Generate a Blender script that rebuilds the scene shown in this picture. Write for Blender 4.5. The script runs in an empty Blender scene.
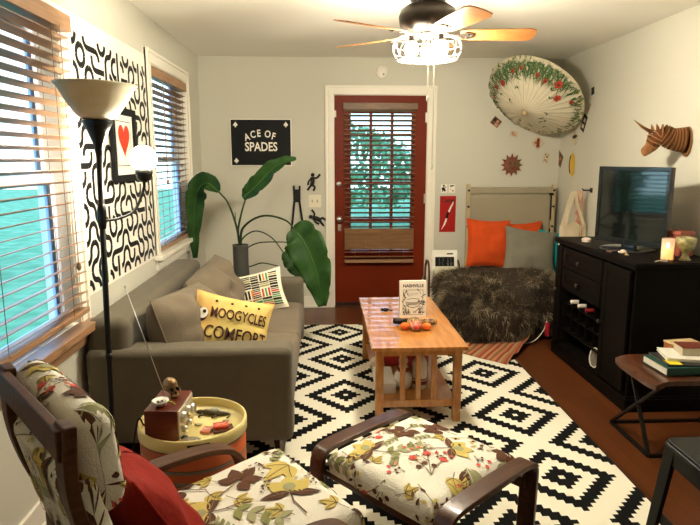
import bpy, bmesh, math, random
import numpy as np
from mathutils import Vector, Matrix, Euler, noise
R_ = math.radians
PI = math.pi
scene = bpy.context.scene
col = scene.collection
rnd = random.Random(7)

# ------------------------------------------------------------------ camera
F = 590.0; TH = math.atan(104.5/590); YAW = R_(2.6); HC = 1.43
fw = Vector((math.sin(YAW)*math.cos(TH), math.cos(YAW)*math.cos(TH), -math.sin(TH)))
rt = Vector((math.cos(YAW), -math.sin(YAW), 0)); up = rt.cross(fw)
cam = bpy.data.objects.new('camera', bpy.data.cameras.new('camera'))
col.objects.link(cam)
m3 = Matrix((rt, up, -fw)).transposed()
cam.matrix_world = Matrix.Translation((0, 0, HC)) @ m3.to_4x4()
cam.data.sensor_width = 36; cam.data.lens = F/700*36
cam.data.clip_start = .02; cam.data.clip_end = 200
scene.camera = cam
YB, XL, XR, ZC, YF = 5.59, -1.12, 2.24, 2.33, -1.7     # the room

def at(px, py, ax, v):
    "point of the place on the plane axis=v seen at a pixel of the photo"
    d = fw + rt*(px-350)/F + up*(262.5-py)/F
    c = Vector((0, 0, HC)); t = (v-c[ax])/d[ax]
    return c + d*t

# ------------------------------------------------------------------ materials
_m = {}
def mat(name, c, rough=.6, metal=0., emit=None, es=0., var=0., vs=8., bump=0., bs=60., trans=0., ior=1.45, c2=None, coat=0., spec=None, stretch=None, sheen=0., alpha=1.):
    if name in _m: return _m[name]
    m = bpy.data.materials.new(name); m.use_nodes = True
    nt = m.node_tree; b = nt.nodes['Principled BSDF']
    b.inputs['Base Color'].default_value = (*c, 1); b.inputs['Roughness'].default_value = rough
    b.inputs['Metallic'].default_value = metal; b.inputs['IOR'].default_value = ior
    if spec is None and rough >= .5 and not metal: spec = .22
    b.inputs['Transmission Weight'].default_value = trans; b.inputs['Coat Weight'].default_value = coat
    if spec is not None: b.inputs['Specular IOR Level'].default_value = spec
    if sheen: b.inputs['Sheen Weight'].default_value = sheen
    if alpha < 1: b.inputs['Alpha'].default_value = alpha
    if emit: b.inputs['Emission Color'].default_value = (*emit, 1); b.inputs['Emission Strength'].default_value = es
    if var or c2 or bump:
        tc = nt.nodes.new('ShaderNodeTexCoord'); mp = nt.nodes.new('ShaderNodeMapping')
        nt.links.new(tc.outputs['Object'], mp.inputs[0])
        if stretch: mp.inputs['Scale'].default_value = stretch
    if var or c2:
        n = nt.nodes.new('ShaderNodeTexNoise'); n.inputs['Scale'].default_value = vs; n.inputs['Detail'].default_value = 5
        nt.links.new(mp.outputs[0], n.inputs['Vector'])
        r = nt.nodes.new('ShaderNodeValToRGB'); nt.links.new(n.outputs['Fac'], r.inputs[0])
        d = c2 or tuple(x*(1-var) for x in c)
        r.color_ramp.elements[0].position = .35; r.color_ramp.elements[1].position = .65
        r.color_ramp.elements[0].color = (*d, 1); r.color_ramp.elements[1].color = (*c, 1)
        nt.links.new(r.outputs[0], b.inputs['Base Color'])
    if bump:
        n2 = nt.nodes.new('ShaderNodeTexNoise'); n2.inputs['Scale'].default_value = bs; n2.inputs['Detail'].default_value = 3
        nt.links.new(mp.outputs[0], n2.inputs['Vector'])
        bp = nt.nodes.new('ShaderNodeBump'); bp.inputs['Strength'].default_value = bump; bp.inputs['Distance'].default_value = .01
        nt.links.new(n2.outputs['Fac'], bp.inputs['Height']); nt.links.new(bp.outputs[0], b.inputs['Normal'])
    _m[name] = m
    return m

wallm = mat('wall_paint', (.60,.585,.50), .75, bump=.05, bs=120)
ceilm = mat('ceiling_paint', (.90,.88,.80), .85, bump=.08, bs=90)
whitem = mat('white_trim_paint', (.84,.80,.70), .4, bump=.02)
jambm = mat('jamb_paint', (.70,.66,.60), .5, var=.08)
boardm = mat('mural_white', (.85,.82,.73), .6, var=.03)
blackm = mat('mural_black', (.006,.006,.006), .6, bump=.02)
doorm = mat('red_door_paint', (.165,.019,.004), .45, spec=.15, var=.12, vs=3)
slatm = mat('wood_slat', (.36,.20,.105), .42, var=.25, vs=6, stretch=(1,1,12))
sashm = mat('sash_sky_cast', (.55,.62,.80), .4, var=.05)  # blue cast of the sky's light put into the sash colour
glassm = mat('window_glass', (1,1,1), 0, trans=1, ior=1.02, var=0)
cream = mat('cream_cotton', (.86,.84,.74), .85, var=.05, bump=.25, bs=180)
f_brown = mat('print_brown', (.115,.05,.028), .85, bump=.1)
f_olive = mat('print_sage', (.36,.36,.20), .85, bump=.1)
f_green = mat('print_green', (.26,.27,.10), .85, bump=.1)
f_yel = mat('print_mustard', (.62,.50,.15), .85, bump=.1)
f_red = mat('print_red', (.68,.10,.08), .85, bump=.1)
f_line = mat('print_line', (.22,.19,.12), .85, bump=.1)
FAB = [cream, f_brown, f_olive, f_green, f_yel, f_red, f_line]
walnut = mat('walnut_veneer', (.085,.030,.014), .35, c2=(.05,.017,.008), vs=9, stretch=(1,6,6), coat=.3)
walnut_b = mat('brown_veneer', (.115,.052,.026), .55, c2=(.07,.032,.016), vs=9, stretch=(1,6,6))
oak = mat('oak', (.52,.235,.055), .28, c2=(.38,.135,.028), vs=6, stretch=(8,.8,2), coat=.5)
espresso = mat('espresso_wood', (.0055,.004,.0025), .5, spec=.07, c2=(.005,.0035,.003), vs=6, stretch=(2,2,9))
taupe = mat('taupe_upholstery', (.125,.108,.076), .9, var=.08, vs=20, bump=.3, bs=250, sheen=.12)
taupe2 = mat('taupe_cushion', (.165,.132,.092), .9, var=.08, vs=14, bump=.3, bs=220, sheen=.12)
redcot = mat('red_cotton', (.30,.016,.008), .85, var=.2, vs=14, bump=.35, bs=40)
metal_blk = mat('black_metal', (.007,.007,.006), .4, spec=.3, var=.1)
chrome = mat('satin_nickel', (.75,.72,.66), .28, metal=1, var=.05)
bronze = mat('dark_bronze', (.05,.04,.032), .4, metal=.7, var=.2)
leafm = mat('leaf_green', (.025,.075,.014), .5, c2=(.012,.042,.008), vs=10, spec=.25)
stemm = mat('stem_green', (.03,.055,.02), .5, var=.3)

# ------------------------------------------------------------------ mesh helpers
class MB:
    def __init__(s): s.v = []; s.f = []; s.mi = []; s.m = 0; s.M = None
    def at(s, loc=(0,0,0), rot=(0,0,0), sc=(1,1,1)):
        s.M = Matrix.Translation(loc) @ Euler(rot).to_matrix().to_4x4() @ Matrix.Diagonal((*sc, 1)); return s
    def raw(s, vs, fs, m=None):
        o = len(s.v)
        for v in vs:
            v = Vector(v); s.v.append(s.M @ v if s.M else v)
        for f in fs: s.f.append([i+o for i in f]); s.mi.append(s.m if m is None else m)
        return s
    def box(s, x0, x1, y0, y1, z0, z1, m=None):
        return s.raw([(x0,y0,z0),(x1,y0,z0),(x1,y1,z0),(x0,y1,z0),(x0,y0,z1),(x1,y0,z1),(x1,y1,z1),(x0,y1,z1)],
            [(0,3,2,1),(4,5,6,7),(0,1,5,4),(1,2,6,5),(2,3,7,6),(3,0,4,7)], m)
    def tube(s, pts, r, n=10, m=None, cap=True, flat=None, ref=None):
        pts = [Vector(p) for p in pts]; k = len(pts)
        rs = r if isinstance(r, (list, tuple)) else [r]*k
        vs = []; u = None
        for i, p in enumerate(pts):
            t = (pts[min(i+1,k-1)] - pts[max(i-1,0)]).normalized()
            if u is None:
                a = Vector(ref) if ref else (Vector((0,0,1)) if abs(t.z) < .9 else Vector((1,0,0)))
                u = (a - t*a.dot(t)).normalized()
            else: u = (u - t*u.dot(t)).normalized()
            w = t.cross(u)
            for j in range(n):
                a = 2*PI*j/n
                if flat:   # rectangular section (half sizes along u and w)
                    cs = [(1,1),(-1,1),(-1,-1),(1,-1)][j % 4]
                    vs.append(p + u*flat[0]*cs[0] + w*flat[1]*cs[1])
                else: vs.append(p + (u*math.cos(a) + w*math.sin(a))*rs[i])
        fs = [(i*n+j, i*n+(j+1)%n, (i+1)*n+(j+1)%n, (i+1)*n+j) for i in range(k-1) for j in range(n)]
        if cap: fs += [tuple(reversed(range(n))), tuple(range((k-1)*n, k*n))]
        return s.raw(vs, fs, m)
    def bar(s, pts, a, b, m=None, ref=(0,0,1)): return s.tube(pts, 1, 4, m, True, (a, b), ref)
    def lathe(s, prof, n=24, c=(0,0,0), m=None, axis=None, cap=True):
        vs = []; k = len(prof)
        Q = Matrix.Identity(3) if axis is None else Vector((0,0,1)).rotation_difference(Vector(axis)).to_matrix()
        for r, z in prof:
            for j in range(n):
                a = 2*PI*j/n; vs.append(Vector(c) + Q @ Vector((r*math.cos(a), r*math.sin(a), z)))
        fs = [(i*n+j, i*n+(j+1)%n, (i+1)*n+(j+1)%n, (i+1)*n+j) for i in range(k-1) for j in range(n)]
        if cap and prof[0][0] > 1e-5: fs.append(tuple(reversed(range(n))))
        if cap and prof[-1][0] > 1e-5: fs.append(tuple(range((k-1)*n, k*n)))
        return s.raw(vs, fs, m)
    def ell(s, c, r, n=16, k=10, m=None, rot=None):
        prof = [(max(1e-6, math.sin(PI*i/k)), -math.cos(PI*i/k)) for i in range(k+1)]
        o = s.M; T = Matrix.Translation(c)
        if rot: T = T @ Euler(rot).to_matrix().to_4x4()
        T = T @ Matrix.Diagonal((r[0], r[1], r[2], 1))
        s.M = (o @ T) if o else T
        s.lathe(prof, n, m=m); s.M = o; return s
    def prism(s, poly, h0, h1, frame=lambda a, b, h: (a, b, h), m=None):
        n = len(poly)
        vs = [frame(a, b, h0) for a, b in poly] + [frame(a, b, h1) for a, b in poly]
        fs = [tuple(reversed(range(n))), tuple(range(n, 2*n))] + [(i, (i+1)%n, n+(i+1)%n, n+i) for i in range(n)]
        return s.raw(vs, fs, m)
    def grid(s, fn, nu, nv, m=None, closed_u=False):
        vs = [fn(i/nu, j/nv) for i in range(nu+(0 if closed_u else 1)) for j in range(nv+1)]
        w = nv+1; N = nu if closed_u else nu+1
        fs = [(i*w+j, ((i+1)%N)*w+j, ((i+1)%N)*w+j+1, i*w+j+1) for i in range(nu) for j in range(nv)]
        return s.raw(vs, fs, m)
    def build(s, name, mats, parent=None, smooth=False, bevel=0, loc=None, rot=None, solid=0, sub=0, weld=False, seg=2):
        me = bpy.data.meshes.new(name); bm = bmesh.new()
        vv = [bm.verts.new(v) for v in s.v]
        for f, mi in zip(s.f, s.mi):
            try: q = bm.faces.new([vv[i] for i in f]); q.material_index = mi; q.smooth = smooth
            except ValueError: pass
        if weld: bmesh.ops.remove_doubles(bm, verts=bm.verts, dist=1e-4)
        if not solid and len(s.f) < 60000: bmesh.ops.recalc_face_normals(bm, faces=bm.faces)
        bm.to_mesh(me); bm.free()
        for mt in (mats if isinstance(mats, list) else [mats]): me.materials.append(mt)
        o = bpy.data.objects.new(name, me); col.objects.link(o)
        if parent: o.parent = parent
        if loc: o.location = loc
        if rot: o.rotation_euler = rot
        if solid:
            q = o.modifiers.new('solid', 'SOLIDIFY'); q.thickness = solid; q.offset = 0
        if bevel:
            q = o.modifiers.new('bevel', 'BEVEL'); q.width = bevel; q.segments = seg; q.limit_method = 'ANGLE'; q.angle_limit = R_(40)
            if smooth is False and seg > 1:
                for p in me.polygons: p.use_smooth = True
                q.harden_normals = True
        if sub:
            q = o.modifiers.new('sub', 'SUBSURF'); q.levels = sub; q.render_levels = sub
        return o

def tag(o, label, cat, group=None, kind=None):
    if label: o['label'] = label
    if cat: o['category'] = cat
    if group: o['group'] = group
    if kind: o['kind'] = kind
    return o
def thing(name, label, cat, loc=(0,0,0), rz=0, group=None, rot=None):
    o = bpy.data.objects.new(name, None); col.objects.link(o); o.empty_display_size = .1
    o.location = loc; o.rotation_euler = rot if rot else (0,0,rz)
    return tag(o, label, cat, group)
def struct(o): o['kind'] = 'structure'; return o
def copy_tree(o, parent=None):
    c = o.copy(); col.objects.link(c); c.parent = parent
    for ch in list(o.children): copy_tree(ch, c)
    return c
def rebase(o):
    "put a single-mesh thing's origin at its base"
    me = o.data; n = len(me.vertices)
    xs = [v.co for v in me.vertices]
    b = Vector(((min(v.x for v in xs)+max(v.x for v in xs))/2, (min(v.y for v in xs)+max(v.y for v in xs))/2, min(v.z for v in xs)))
    me.transform(Matrix.Translation(-b)); o.location = o.matrix_basis @ b if o.matrix_basis else b
    return o
def text_mesh(txt, size, frame, ext=.001, bold=0., align='CENTER', sx=1.):
    "lettering as a list of (verts, faces) laid out by frame(a, b, h)"
    cu = bpy.data.curves.new('lettering', 'FONT'); cu.body = txt; cu.size = size; cu.align_x = align
    cu.offset = bold; cu.resolution_u = 3
    ob = bpy.data.objects.new('lettering', cu); col.objects.link(ob)
    dg = bpy.context.evaluated_depsgraph_get(); dg.update()
    me = bpy.data.meshes.new_from_object(ob.evaluated_get(dg))
    vs = [frame(v.co.x*sx, v.co.y, ext) for v in me.vertices]; fs = [tuple(p.vertices) for p in me.polygons]
    bpy.data.objects.remove(ob); bpy.data.curves.remove(cu); bpy.data.meshes.remove(me)
    return vs, fs
def bez(p, n=16):
    "smooth curve through the points (Catmull-Rom)"
    p = [Vector(q) for q in p]; P = [2*p[0]-p[1]] + p + [2*p[-1]-p[-2]]; out = []
    for i in range(1, len(P)-2):
        for k in range(n):
            t = k/n; a, b, c, d = P[i-1:i+3]
            out.append(.5*((2*b) + (c-a)*t + (2*a-5*b+4*c-d)*t*t + (3*b-a-3*c+d)*t**3))
    return out + [p[-1]]
def arc(cx, cy, r, a0, a1, n=8): return [(cx+r*math.cos(R_(a0+(a1-a0)*i/n)), cy+r*math.sin(R_(a0+(a1-a0)*i/n))) for i in range(n+1)]

# surface prints: strips and discs laid on a surface S(a, b) -> point
def strip(mb, S, pts, ws, m, lift=.0015):
    k = len(pts); vs = []
    for i, (a, b) in enumerate(pts):
        ta = pts[min(i+1,k-1)][0]-pts[max(i-1,0)][0]; tb = pts[min(i+1,k-1)][1]-pts[max(i-1,0)][1]
        L = math.hypot(ta, tb) or 1; na, nb = -tb/L, ta/L; w = ws[i] if isinstance(ws, (list, tuple)) else ws
        vs += [S(a+na*w, b+nb*w, lift), S(a, b, lift), S(a-na*w, b-nb*w, lift)]
    fs = []
    for i in range(k-1): o = i*3; fs += [(o,o+1,o+4,o+3),(o+1,o+2,o+5,o+4)]
    mb.raw(vs, fs, m)
def leaf(mb, S, a, b, ang, L, W, m, bend=0., vein=None, lift=.0015):
    pts = []; n = 8
    for i in range(n+1):
        t = i/n; an = ang + bend*(t-.5); pts.append((a+math.cos(an)*L*t, b+math.sin(an)*L*t))
    ws = [W*.5*math.sin(PI*(i/n)**.8)+.0002 for i in range(n+1)]
    strip(mb, S, pts, ws, m, lift)
    if vein is not None: strip(mb, S, pts[:-1], .0012, vein, lift*1.6)
def disc(mb, S, a, b, r, m, n=10, lift=.0018, sq=1.):
    vs = [S(a, b, lift)] + [S(a+r*math.cos(2*PI*i/n), b+r*sq*math.sin(2*PI*i/n), lift) for i in range(n)]
    mb.raw(vs, [(0, 1+i, 1+(i+1)%n) for i in range(n)], m)
def motif(mb, S, kind, a, b, g, s=1.):
    c, sn = math.cos, math.sin
    def P(r, t): return a+s*r*c(g+t), b+s*r*sn(g+t)
    if kind == 0:      # lobed brown leaf
        strip(mb, S, [P(-.06,0), P(0,0), P(.05,0)], .0016*s, 1, .0024)
        for t, L, W in ((0,.055,.035),(.95,.05,.032),(-.95,.05,.032),(1.9,.042,.03),(-1.9,.042,.03)):
            x, y = P(.006, t); leaf(mb, S, x, y, g+t, L*s, W*s, 1)
    elif kind == 1:    # red buds on stems
        for t, r in ((-.5,.075),(0.,.09),(.5,.075)):
            x, y = P(r, t); strip(mb, S, [(a,b), P(r*.5,t*.7), (x,y)], .0013*s, 6)
            leaf(mb, S, x, y, g+t, .026*s, .024*s, 5)
            x2, y2 = P(r*.6, t+.22); disc(mb, S, x2, y2, .008*s, 1)
    elif kind == 2:    # mustard bloom with brown leaves
        strip(mb, S, [P(-.08,.3), P(-.03,.1), (a,b)], .0016*s, 1)
        for t in (-.8, 0, .8): x, y = P(.004, t); leaf(mb, S, x, y, g+t, .06*s, .038*s, 4)
        for t in (1.7, -1.7): x, y = P(.0, t); leaf(mb, S, x, y, g+t, .065*s, .024*s, 1, vein=6)
        disc(mb, S, *P(.02,0), .014*s, 2, lift=.0028)
    elif kind == 3:    # sprinkle of small dark leaves
        q = random.Random(int(a*1e4)+int(b*1e3))
        for k in range(16):
            x, y = P(q.uniform(.01,.075), q.uniform(0, 2*PI)); leaf(mb, S, x, y, q.uniform(0,6.3), .02*s, .008*s, 1 if k % 4 else 4)
        strip(mb, S, [P(-.07,0), P(0,.2), P(.07,0)], .0011*s, 6)
    elif kind == 4:    # large sage and brown leaf pair
        leaf(mb, S, a, b, g, .15*s, .05*s, 2, .5, 0); leaf(mb, S, *P(.01,-.5), g-.45, .13*s, .032*s, 1, .5)
        leaf(mb, S, *P(.01,.9), g+.5, .10*s, .02*s, 2, -.4)
    elif kind == 5:    # sage sprig
        strip(mb, S, [P(-.06,0), P(0,.1), P(.08,0)], .0013*s, 6)
        for k, r in enumerate((-.04,-.01,.02,.05)):
            for sd in (1,-1): x, y = P(r, 0); leaf(mb, S, x, y, g+sd*.8, .036*s, .017*s, 2 if k % 2 else 3)
    elif kind == 6:    # mustard branching leaf with dark veins
        for t, L in ((0,.08),(.9,.06),(-.9,.06)):
            leaf(mb, S, a, b, g+t, L*s, .034*s, 4, .2, 1)
        strip(mb, S, [P(-.06,-.3), (a,b)], .0016*s, 1)
def scatter(mb, S_, a0, a1, b0, b1, seed, d=.115, s=1.):
    S = lambda a, b, l=0: S_(a, b, l+.0022)
    q = random.Random(seed); pts = []
    order = [0,2,1,3,4,6,5]; k = q.randrange(7)
    for _ in range(1200):
        a, b = q.uniform(a0,a1), q.uniform(b0,b1)
        if all(math.hypot(a-x, b-y) > d for x, y in pts):
            pts.append((a,b)); motif(mb, S, order[k % 7], a, b, q.uniform(0, 6.28), s); k += 1
    for _ in range(2500):
        a, b = q.uniform(a0,a1), q.uniform(b0,b1)
        if all(math.hypot(a-x, b-y) > d*.62 for x, y in pts):
            pts.append((a,b)); motif(mb, S, q.choice([5,3,1,6]), a, b, q.uniform(0, 6.28), s*.5)

def pillow(mb, w, h, t, m=0, pinch=.06, n=18, wr=0., seed=0):
    "a stuffed square in the local XZ plane, thickness along Y; returns its front surface function"
    def co(a, b, sgn):
        u, v = max(-1, min(1, a/(w/2))), max(-1, min(1, b/(h/2)))
        e = (max(0,1-abs(u)**2.6)*max(0,1-abs(v)**2.6))**.5
        k = 1 - pinch*(1-abs(v)**2)*abs(u)**2; k2 = 1 - pinch*(1-abs(u)**2)*abs(v)**2
        y = sgn*(t/2*e + .003)
        if wr: y += wr*noise.noise(Vector((a*9+seed, b*9, sgn*3.)))*e
        return Vector((u*w/2*k, y, v*h/2*k2))
    for sg in (1, -1):
        mb.grid(lambda i, j, sg=sg: co((i*2-1)*w/2, (j*2-1)*h/2, sg), n, n, m)
    # the seam round the edge
    ring = [co(a, b, 0) for a, b in [(-w/2+w*i/n, -h/2) for i in range(n)] + [(w/2, -h/2+h*i/n) for i in range(n)] + [(w/2-w*i/n, h/2) for i in range(n)] + [(-w/2, h/2-h*i/n) for i in range(n+1)]]
    mb.tube(ring, .005, 6, m, cap=False)
    def S(a, b, l=0):
        p = co(a, b, -1); p.y -= l; return p
    return S
exec_parts = []

# ================================================================== the room
floorm = bpy.data.materials.new('floor_planks'); floorm.use_nodes = True
def planks(m):
    nt = m.node_tree; b = nt.nodes['Principled BSDF']; N = nt.nodes.new; Lk = nt.links.new
    tc = N('ShaderNodeTexCoord'); mp = N('ShaderNodeMapping'); mp.inputs['Rotation'].default_value = (0,0,R_(90))
    Lk(tc.outputs['Object'], mp.inputs[0]); br = N('ShaderNodeTexBrick'); Lk(mp.outputs[0], br.inputs[0])
    br.inputs['Color1'].default_value = (.165,.048,.012,1); br.inputs['Color2'].default_value = (.10,.029,.008,1); br.inputs['Mortar'].default_value = (.02,.007,.003,1)
    br.inputs['Scale'].default_value = 1; br.inputs['Brick Width'].default_value = 1.1; br.inputs['Row Height'].default_value = .082
    br.inputs['Mortar Size'].default_value = .0012; br.inputs['Bias'].default_value = 0
    n = N('ShaderNodeTexNoise'); mp2 = N('ShaderNodeMapping'); mp2.inputs['Scale'].default_value = (30,2,1); Lk(tc.outputs['Object'], mp2.inputs[0]); Lk(mp2.outputs[0], n.inputs['Vector'])
    mx = N('ShaderNodeMix'); mx.data_type = 'RGBA'; mx.blend_type = 'MULTIPLY'; mx.inputs[0].default_value = .55
    Lk(br.outputs[0], mx.inputs[6]); Lk(n.outputs['Color'], mx.inputs[7]); Lk(mx.outputs[2], b.inputs['Base Color'])
    hs = mx.inputs[7]; b.inputs['Roughness'].default_value = .33
planks(floorm)
_f = MB().box(XL, XR, YF, YB, -.05, 0).build('floor', floorm); struct(_f)
struct(MB().box(XL-.15, XR+.15, YF-.15, YB+.15, ZC, ZC+.08).build('ceiling', ceilm))
def wall_with_holes(name, frame, a0, a1, b0, b1, holes, th):
    mb = MB(); xs = sorted({a0, a1, *[h[0] for h in holes], *[h[1] for h in holes]}); ys = sorted({b0, b1, *[h[2] for h in holes], *[h[3] for h in holes]})
    for i in range(len(xs)-1):
        for j in range(len(ys)-1):
            ca, cb = (xs[i]+xs[i+1])/2, (ys[j]+ys[j+1])/2
            if any(h[0] < ca < h[1] and h[2] < cb < h[3] for h in holes): continue
            mb.prism([(xs[i],ys[j]),(xs[i+1],ys[j]),(xs[i+1],ys[j+1]),(xs[i],ys[j+1])], 0, th, frame)
    return struct(mb.build(name, wallm, weld=True))
W1 = (1.30, 2.66, .69, 1.97); W2 = (4.02, 5.00, .79, 2.03); DR = (.105, .975, 0, 2.0)
fl = lambda a, b, h: (XL-h, a, b); fb = lambda a, b, h: (a, YB+h, b); fr = lambda a, b, h: (XR+h, a, b)
wall_with_holes('wall_left', fl, YF, YB, 0, ZC, [W1, W2], .13)
wall_with_holes('wall_back', fb, XL-.13, XR+.13, 0, ZC, [DR], .13)
wall_with_holes('wall_right', fr, YF, YB, 0, ZC, [], .13)
struct(MB().box(XL-.13, XR+.13, YF-.13, YF, 0, ZC).build('wall_bounce', wallm))  # unseen wall behind the camera, added to bounce light back
def base(name, x0, x1, y0, y1, out):
    mb = MB().box(x0, x1, y0, y1, .0, .115)
    ox, oy = out; mb.box(x0-ox*.0+min(ox,0)*.008, x1+max(ox,0)*.008, y0+min(oy,0)*.008, y1+max(oy,0)*.008, 0, .02)
    struct(mb.build(name, whitem, bevel=.004))
base('baseboard_left', XL, XL+.015, YF, YB, (1,0)); base('baseboard_right', XR-.015, XR, YF, YB, (-1,0))
base('baseboard_back', XL, .024, YB-.015, YB, (0,-1)); base('baseboard_back.001', 1.056, XR, YB-.015, YB, (0,-1))
# door casing
def casing(name, frame, a0, a1, b0, b1, w, bottom=False, jamb=.13, jt=.02):
    mb = MB()
    def q(x0, x1, y0, y1, h0, h1): mb.prism([(x0,y0),(x1,y0),(x1,y1),(x0,y1)], h0, h1, frame)
    lo = b0 if bottom else b0
    for k, (d, e) in enumerate(((0, -.014), (.006, -.02), (w-.02, -.026))):
        d0 = d; d1 = w if k != 1 else w-.03
        q(a0-d1, a0-d0, lo, b1+d1, 0, e); q(a1+d0, a1+d1, lo, b1+d1, 0, e); q(a0-d0, a1+d0, b1+d0, b1+d1, 0, e)
        if bottom: pass
    q(a0-.001, a0+jt*.2, lo, b1, -.004, jamb); q(a1-jt*.2, a1+.001, lo, b1, -.004, jamb); q(a0, a1, b1-jt*.2, b1+.001, -.004, jamb)
    return mb
struct(casing('t', fb, *DR, .082).build('trim_1', whitem, bevel=.003))

# ------------------------------------------------------------------ the red door
door = MB()
LX = [(.262, .436), (.462, .634), (.660, .828)]; LZ = [(1.70, 1.835), (1.48, 1.68), (1.24, 1.46), (.60, 1.22)]
LZ = [(1.655, 1.835), (1.21, 1.629), (.86, 1.185), (.56, .835)]
lites = [(x0, x1, z0, z1) for x0, x1 in LX for z0, z1 in LZ]
xs = sorted({.11, .97, *[v for a in LX for v in a]}); zs = sorted({.012, 1.995, *[v for a in LZ for v in a]})
for i in range(len(xs)-1):
    for j in range(len(zs)-1):
        ca, cb = (xs[i]+xs[i+1])/2, (zs[j]+zs[j+1])/2
        if any(h[0] < ca < h[1] and h[2] < cb < h[3] for h in lites): continue
        door.box(xs[i], xs[i+1], YB+.0, YB+.042, zs[j], zs[j+1])
dobj = struct(door.build('door_1', doorm, weld=True)); dobj['label'] = 'red half-glazed entrance door with nickel knob in the back wall'
g = MB()
for x0, x1, z0, z1 in lites: g.box(x0-.004, x1+.004, YB+.018, YB+.024, z0-.004, z1+.004)
g.build('pane', glassm, dobj)
MB().lathe([(.03,0),(.03,.006),(.012,.01),(.011,.035),(.024,.042),(.028,.055),(.024,.068),(.008,.074),(.0001,.074)], 20, (.155, YB, .862), axis=(0,-1,0)).build('knob', chrome, dobj, smooth=True)
MB().lathe([(.026,0),(.026,.008),(.02,.016),(.0001,.016)], 20, (.152, YB, 1.188), axis=(0,-1,0)).box(.148,.156,YB-.03,YB-.012,1.176,1.20).build('deadbolt', chrome, dobj, smooth=True)
MB().box(.138,.172,YB-.006,YB,.745,.81).lathe([(.01,0),(.01,.012),(.0001,.012)], 12, (.155,YB-.004,.78), axis=(0,-1,0)).build('lock_plate', chrome, dobj, bevel=.003)
for z in (1.80, 1.05, .25):
    MB().box(.955,.974,YB-.004,YB+.0,z-.045,z+.045).tube([(.973,YB-.006,z-.048),(.973,YB-.006,z+.048)], .006, 10).build('hinge', chrome, dobj)
MB().box(.106,.126,YB-.008,YB+.0,1.80,1.86).build('latch', whitem, dobj, bevel=.002)
MB().box(.11,.97,YB-.006,YB+.04,.012,.05).build('kick_strip', mat('worn_dark_strip', (.05,.02,.014), .5, var=.3), dobj, bevel=.002)
struct(MB().box(DR[0], DR[1], YB-.012, YB+.13, 0, .012).build('trim_2', mat('threshold_wood', (.09,.035,.014), .4, var=.3)))

# ------------------------------------------------------------------ blinds
def slats(mb, frame, a0, a1, zs, d0, depth, tilt, th=.003):
    "one slat per z; depth runs off the wall, tilt turns the slat about its length"
    c, s = math.cos(tilt), math.sin(tilt)
    for z in zs:
        P = []
        for k in range(5):
            q = (k/4-.5)*depth; P.append((d0 - q*c, z + q*s + .0018*(1-(k/2-1)**2)))
        for i in range(4):
            (h0, z0), (h1, z1) = P[i], P[i+1]
            mb.raw([frame(a0, z0, h0), frame(a1, z0, h0), frame(a1, z1, h1), frame(a0, z1, h1),
                    frame(a0, z0-th, h0), frame(a1, z0-th, h0), frame(a1, z1-th, h1), frame(a0, z1-th, h1)],
                   [(0,1,2,3),(7,6,5,4),(0,4,5,1),(1,5,6,2),(2,6,7,3),(3,7,4,0)])
def boxf(mb, frame, a0, a1, b0, b1, h0, h1): mb.prism([(a0,b0),(a1,b0),(a1,b1),(a0,b1)], h0, h1, frame); return mb
db = thing('window_blind', 'brown wooden slatted blind hung over the glass of the red door', 'blind', (.53, YB-.045, .44))
ff = lambda a, b, h: (a-.53, h, b-.44)    # h measured from the blind's middle plane, -y into the room
boxf(MB(), ff, .187, .873, 1.868, 1.925, -.03, .012).build('valance', mat('blind_valance', (.17,.085,.035), .45, c2=(.12,.06,.025), vs=5, stretch=(1,1,9)), db, bevel=.003)
sm = MB(); zlist = [.79+i*.0445 for i in range(25)]
slats(sm, ff, .20, .858, [z for z in zlist if z < 1.87], 0, .042, R_(24))
slats(sm, ff, .20, .858, [.715+i*.0 for i in range(1)], 0, .048, R_(70))
slats(sm, ff, .20, .858, [.675,.635,.595,.752], 0, .046, R_(76))
slats(sm, ff, .20, .858, [.548,.50,.505], 0, .046, R_(10))
sm.build('slats', mat('door_slat', (.28,.145,.065), .45, var=.25, vs=6, stretch=(1,1,12)), db)
boxf(MB(), ff, .20, .858, .445, .475, -.022, .018).build('bottom_rail', slatm, db, bevel=.003)
mb = MB()
for a in (.30, .53, .76): mb.tube([ff(a, .46, -.023), ff(a, 1.87, -.023)], .0012, 5)
mb.build('ladder_cord', mat('blind_cord', (.25,.16,.09), .8, var=.1), db)
mb = MB(); mb.tube([ff(.395, 1.87, -.035), ff(.393, .62, -.036)], .0014, 5).lathe([(.003,0),(.007,.012),(.006,.03),(.002,.034)], 8, ff(.393,.59,-.036)); mb.build('pull_cord', _m['blind_cord'], db)

def side_window(idx, W, label, blind_label, rail_z, closed_from, seed):
    y0, y1, z0, z1 = W
    o = casing('t', fl, y0, y1, z0, z1, .088)
    # stool and apron
    boxf(o, fl, y0-.11, y1+.11, z0-.032, z0-.002, .0, -.055); boxf(o, fl, y0-.088, y1+.088, z0-.105, z0-.032, 0, -.018)
    boxf(o, fl, y0, y1, z0-.03, z0+.002, 0, .13)
    w = struct(o.build('window_%d' % idx, whitem, bevel=.003)); w['label'] = label
    s = MB(); zm = (z0+z1)/2+.01
    for (b0, b1, h) in ((zm-.02, z1, .085), (z0, zm+.02, .055)):
        t = .042
        boxf(s, fl, y0, y0+t, b0, b1, h, h+.03); boxf(s, fl, y1-t, y1, b0, b1, h, h+.03)
        boxf(s, fl, y0+t, y1-t, b0, b0+t, h, h+.03); boxf(s, fl, y0+t, y1-t, b1-t, b1, h, h+.03)
    s.build('window_frame', sashm, w, bevel=.002)
    g = MB(); boxf(g, fl, y0+.04, y1-.04, zm+.02, z1-.04, .098, .102); boxf(g, fl, y0+.04, y1-.04, z0+.04, zm-.02, .068, .072)
    g.build('pane', glassm, w)
    return w
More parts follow.
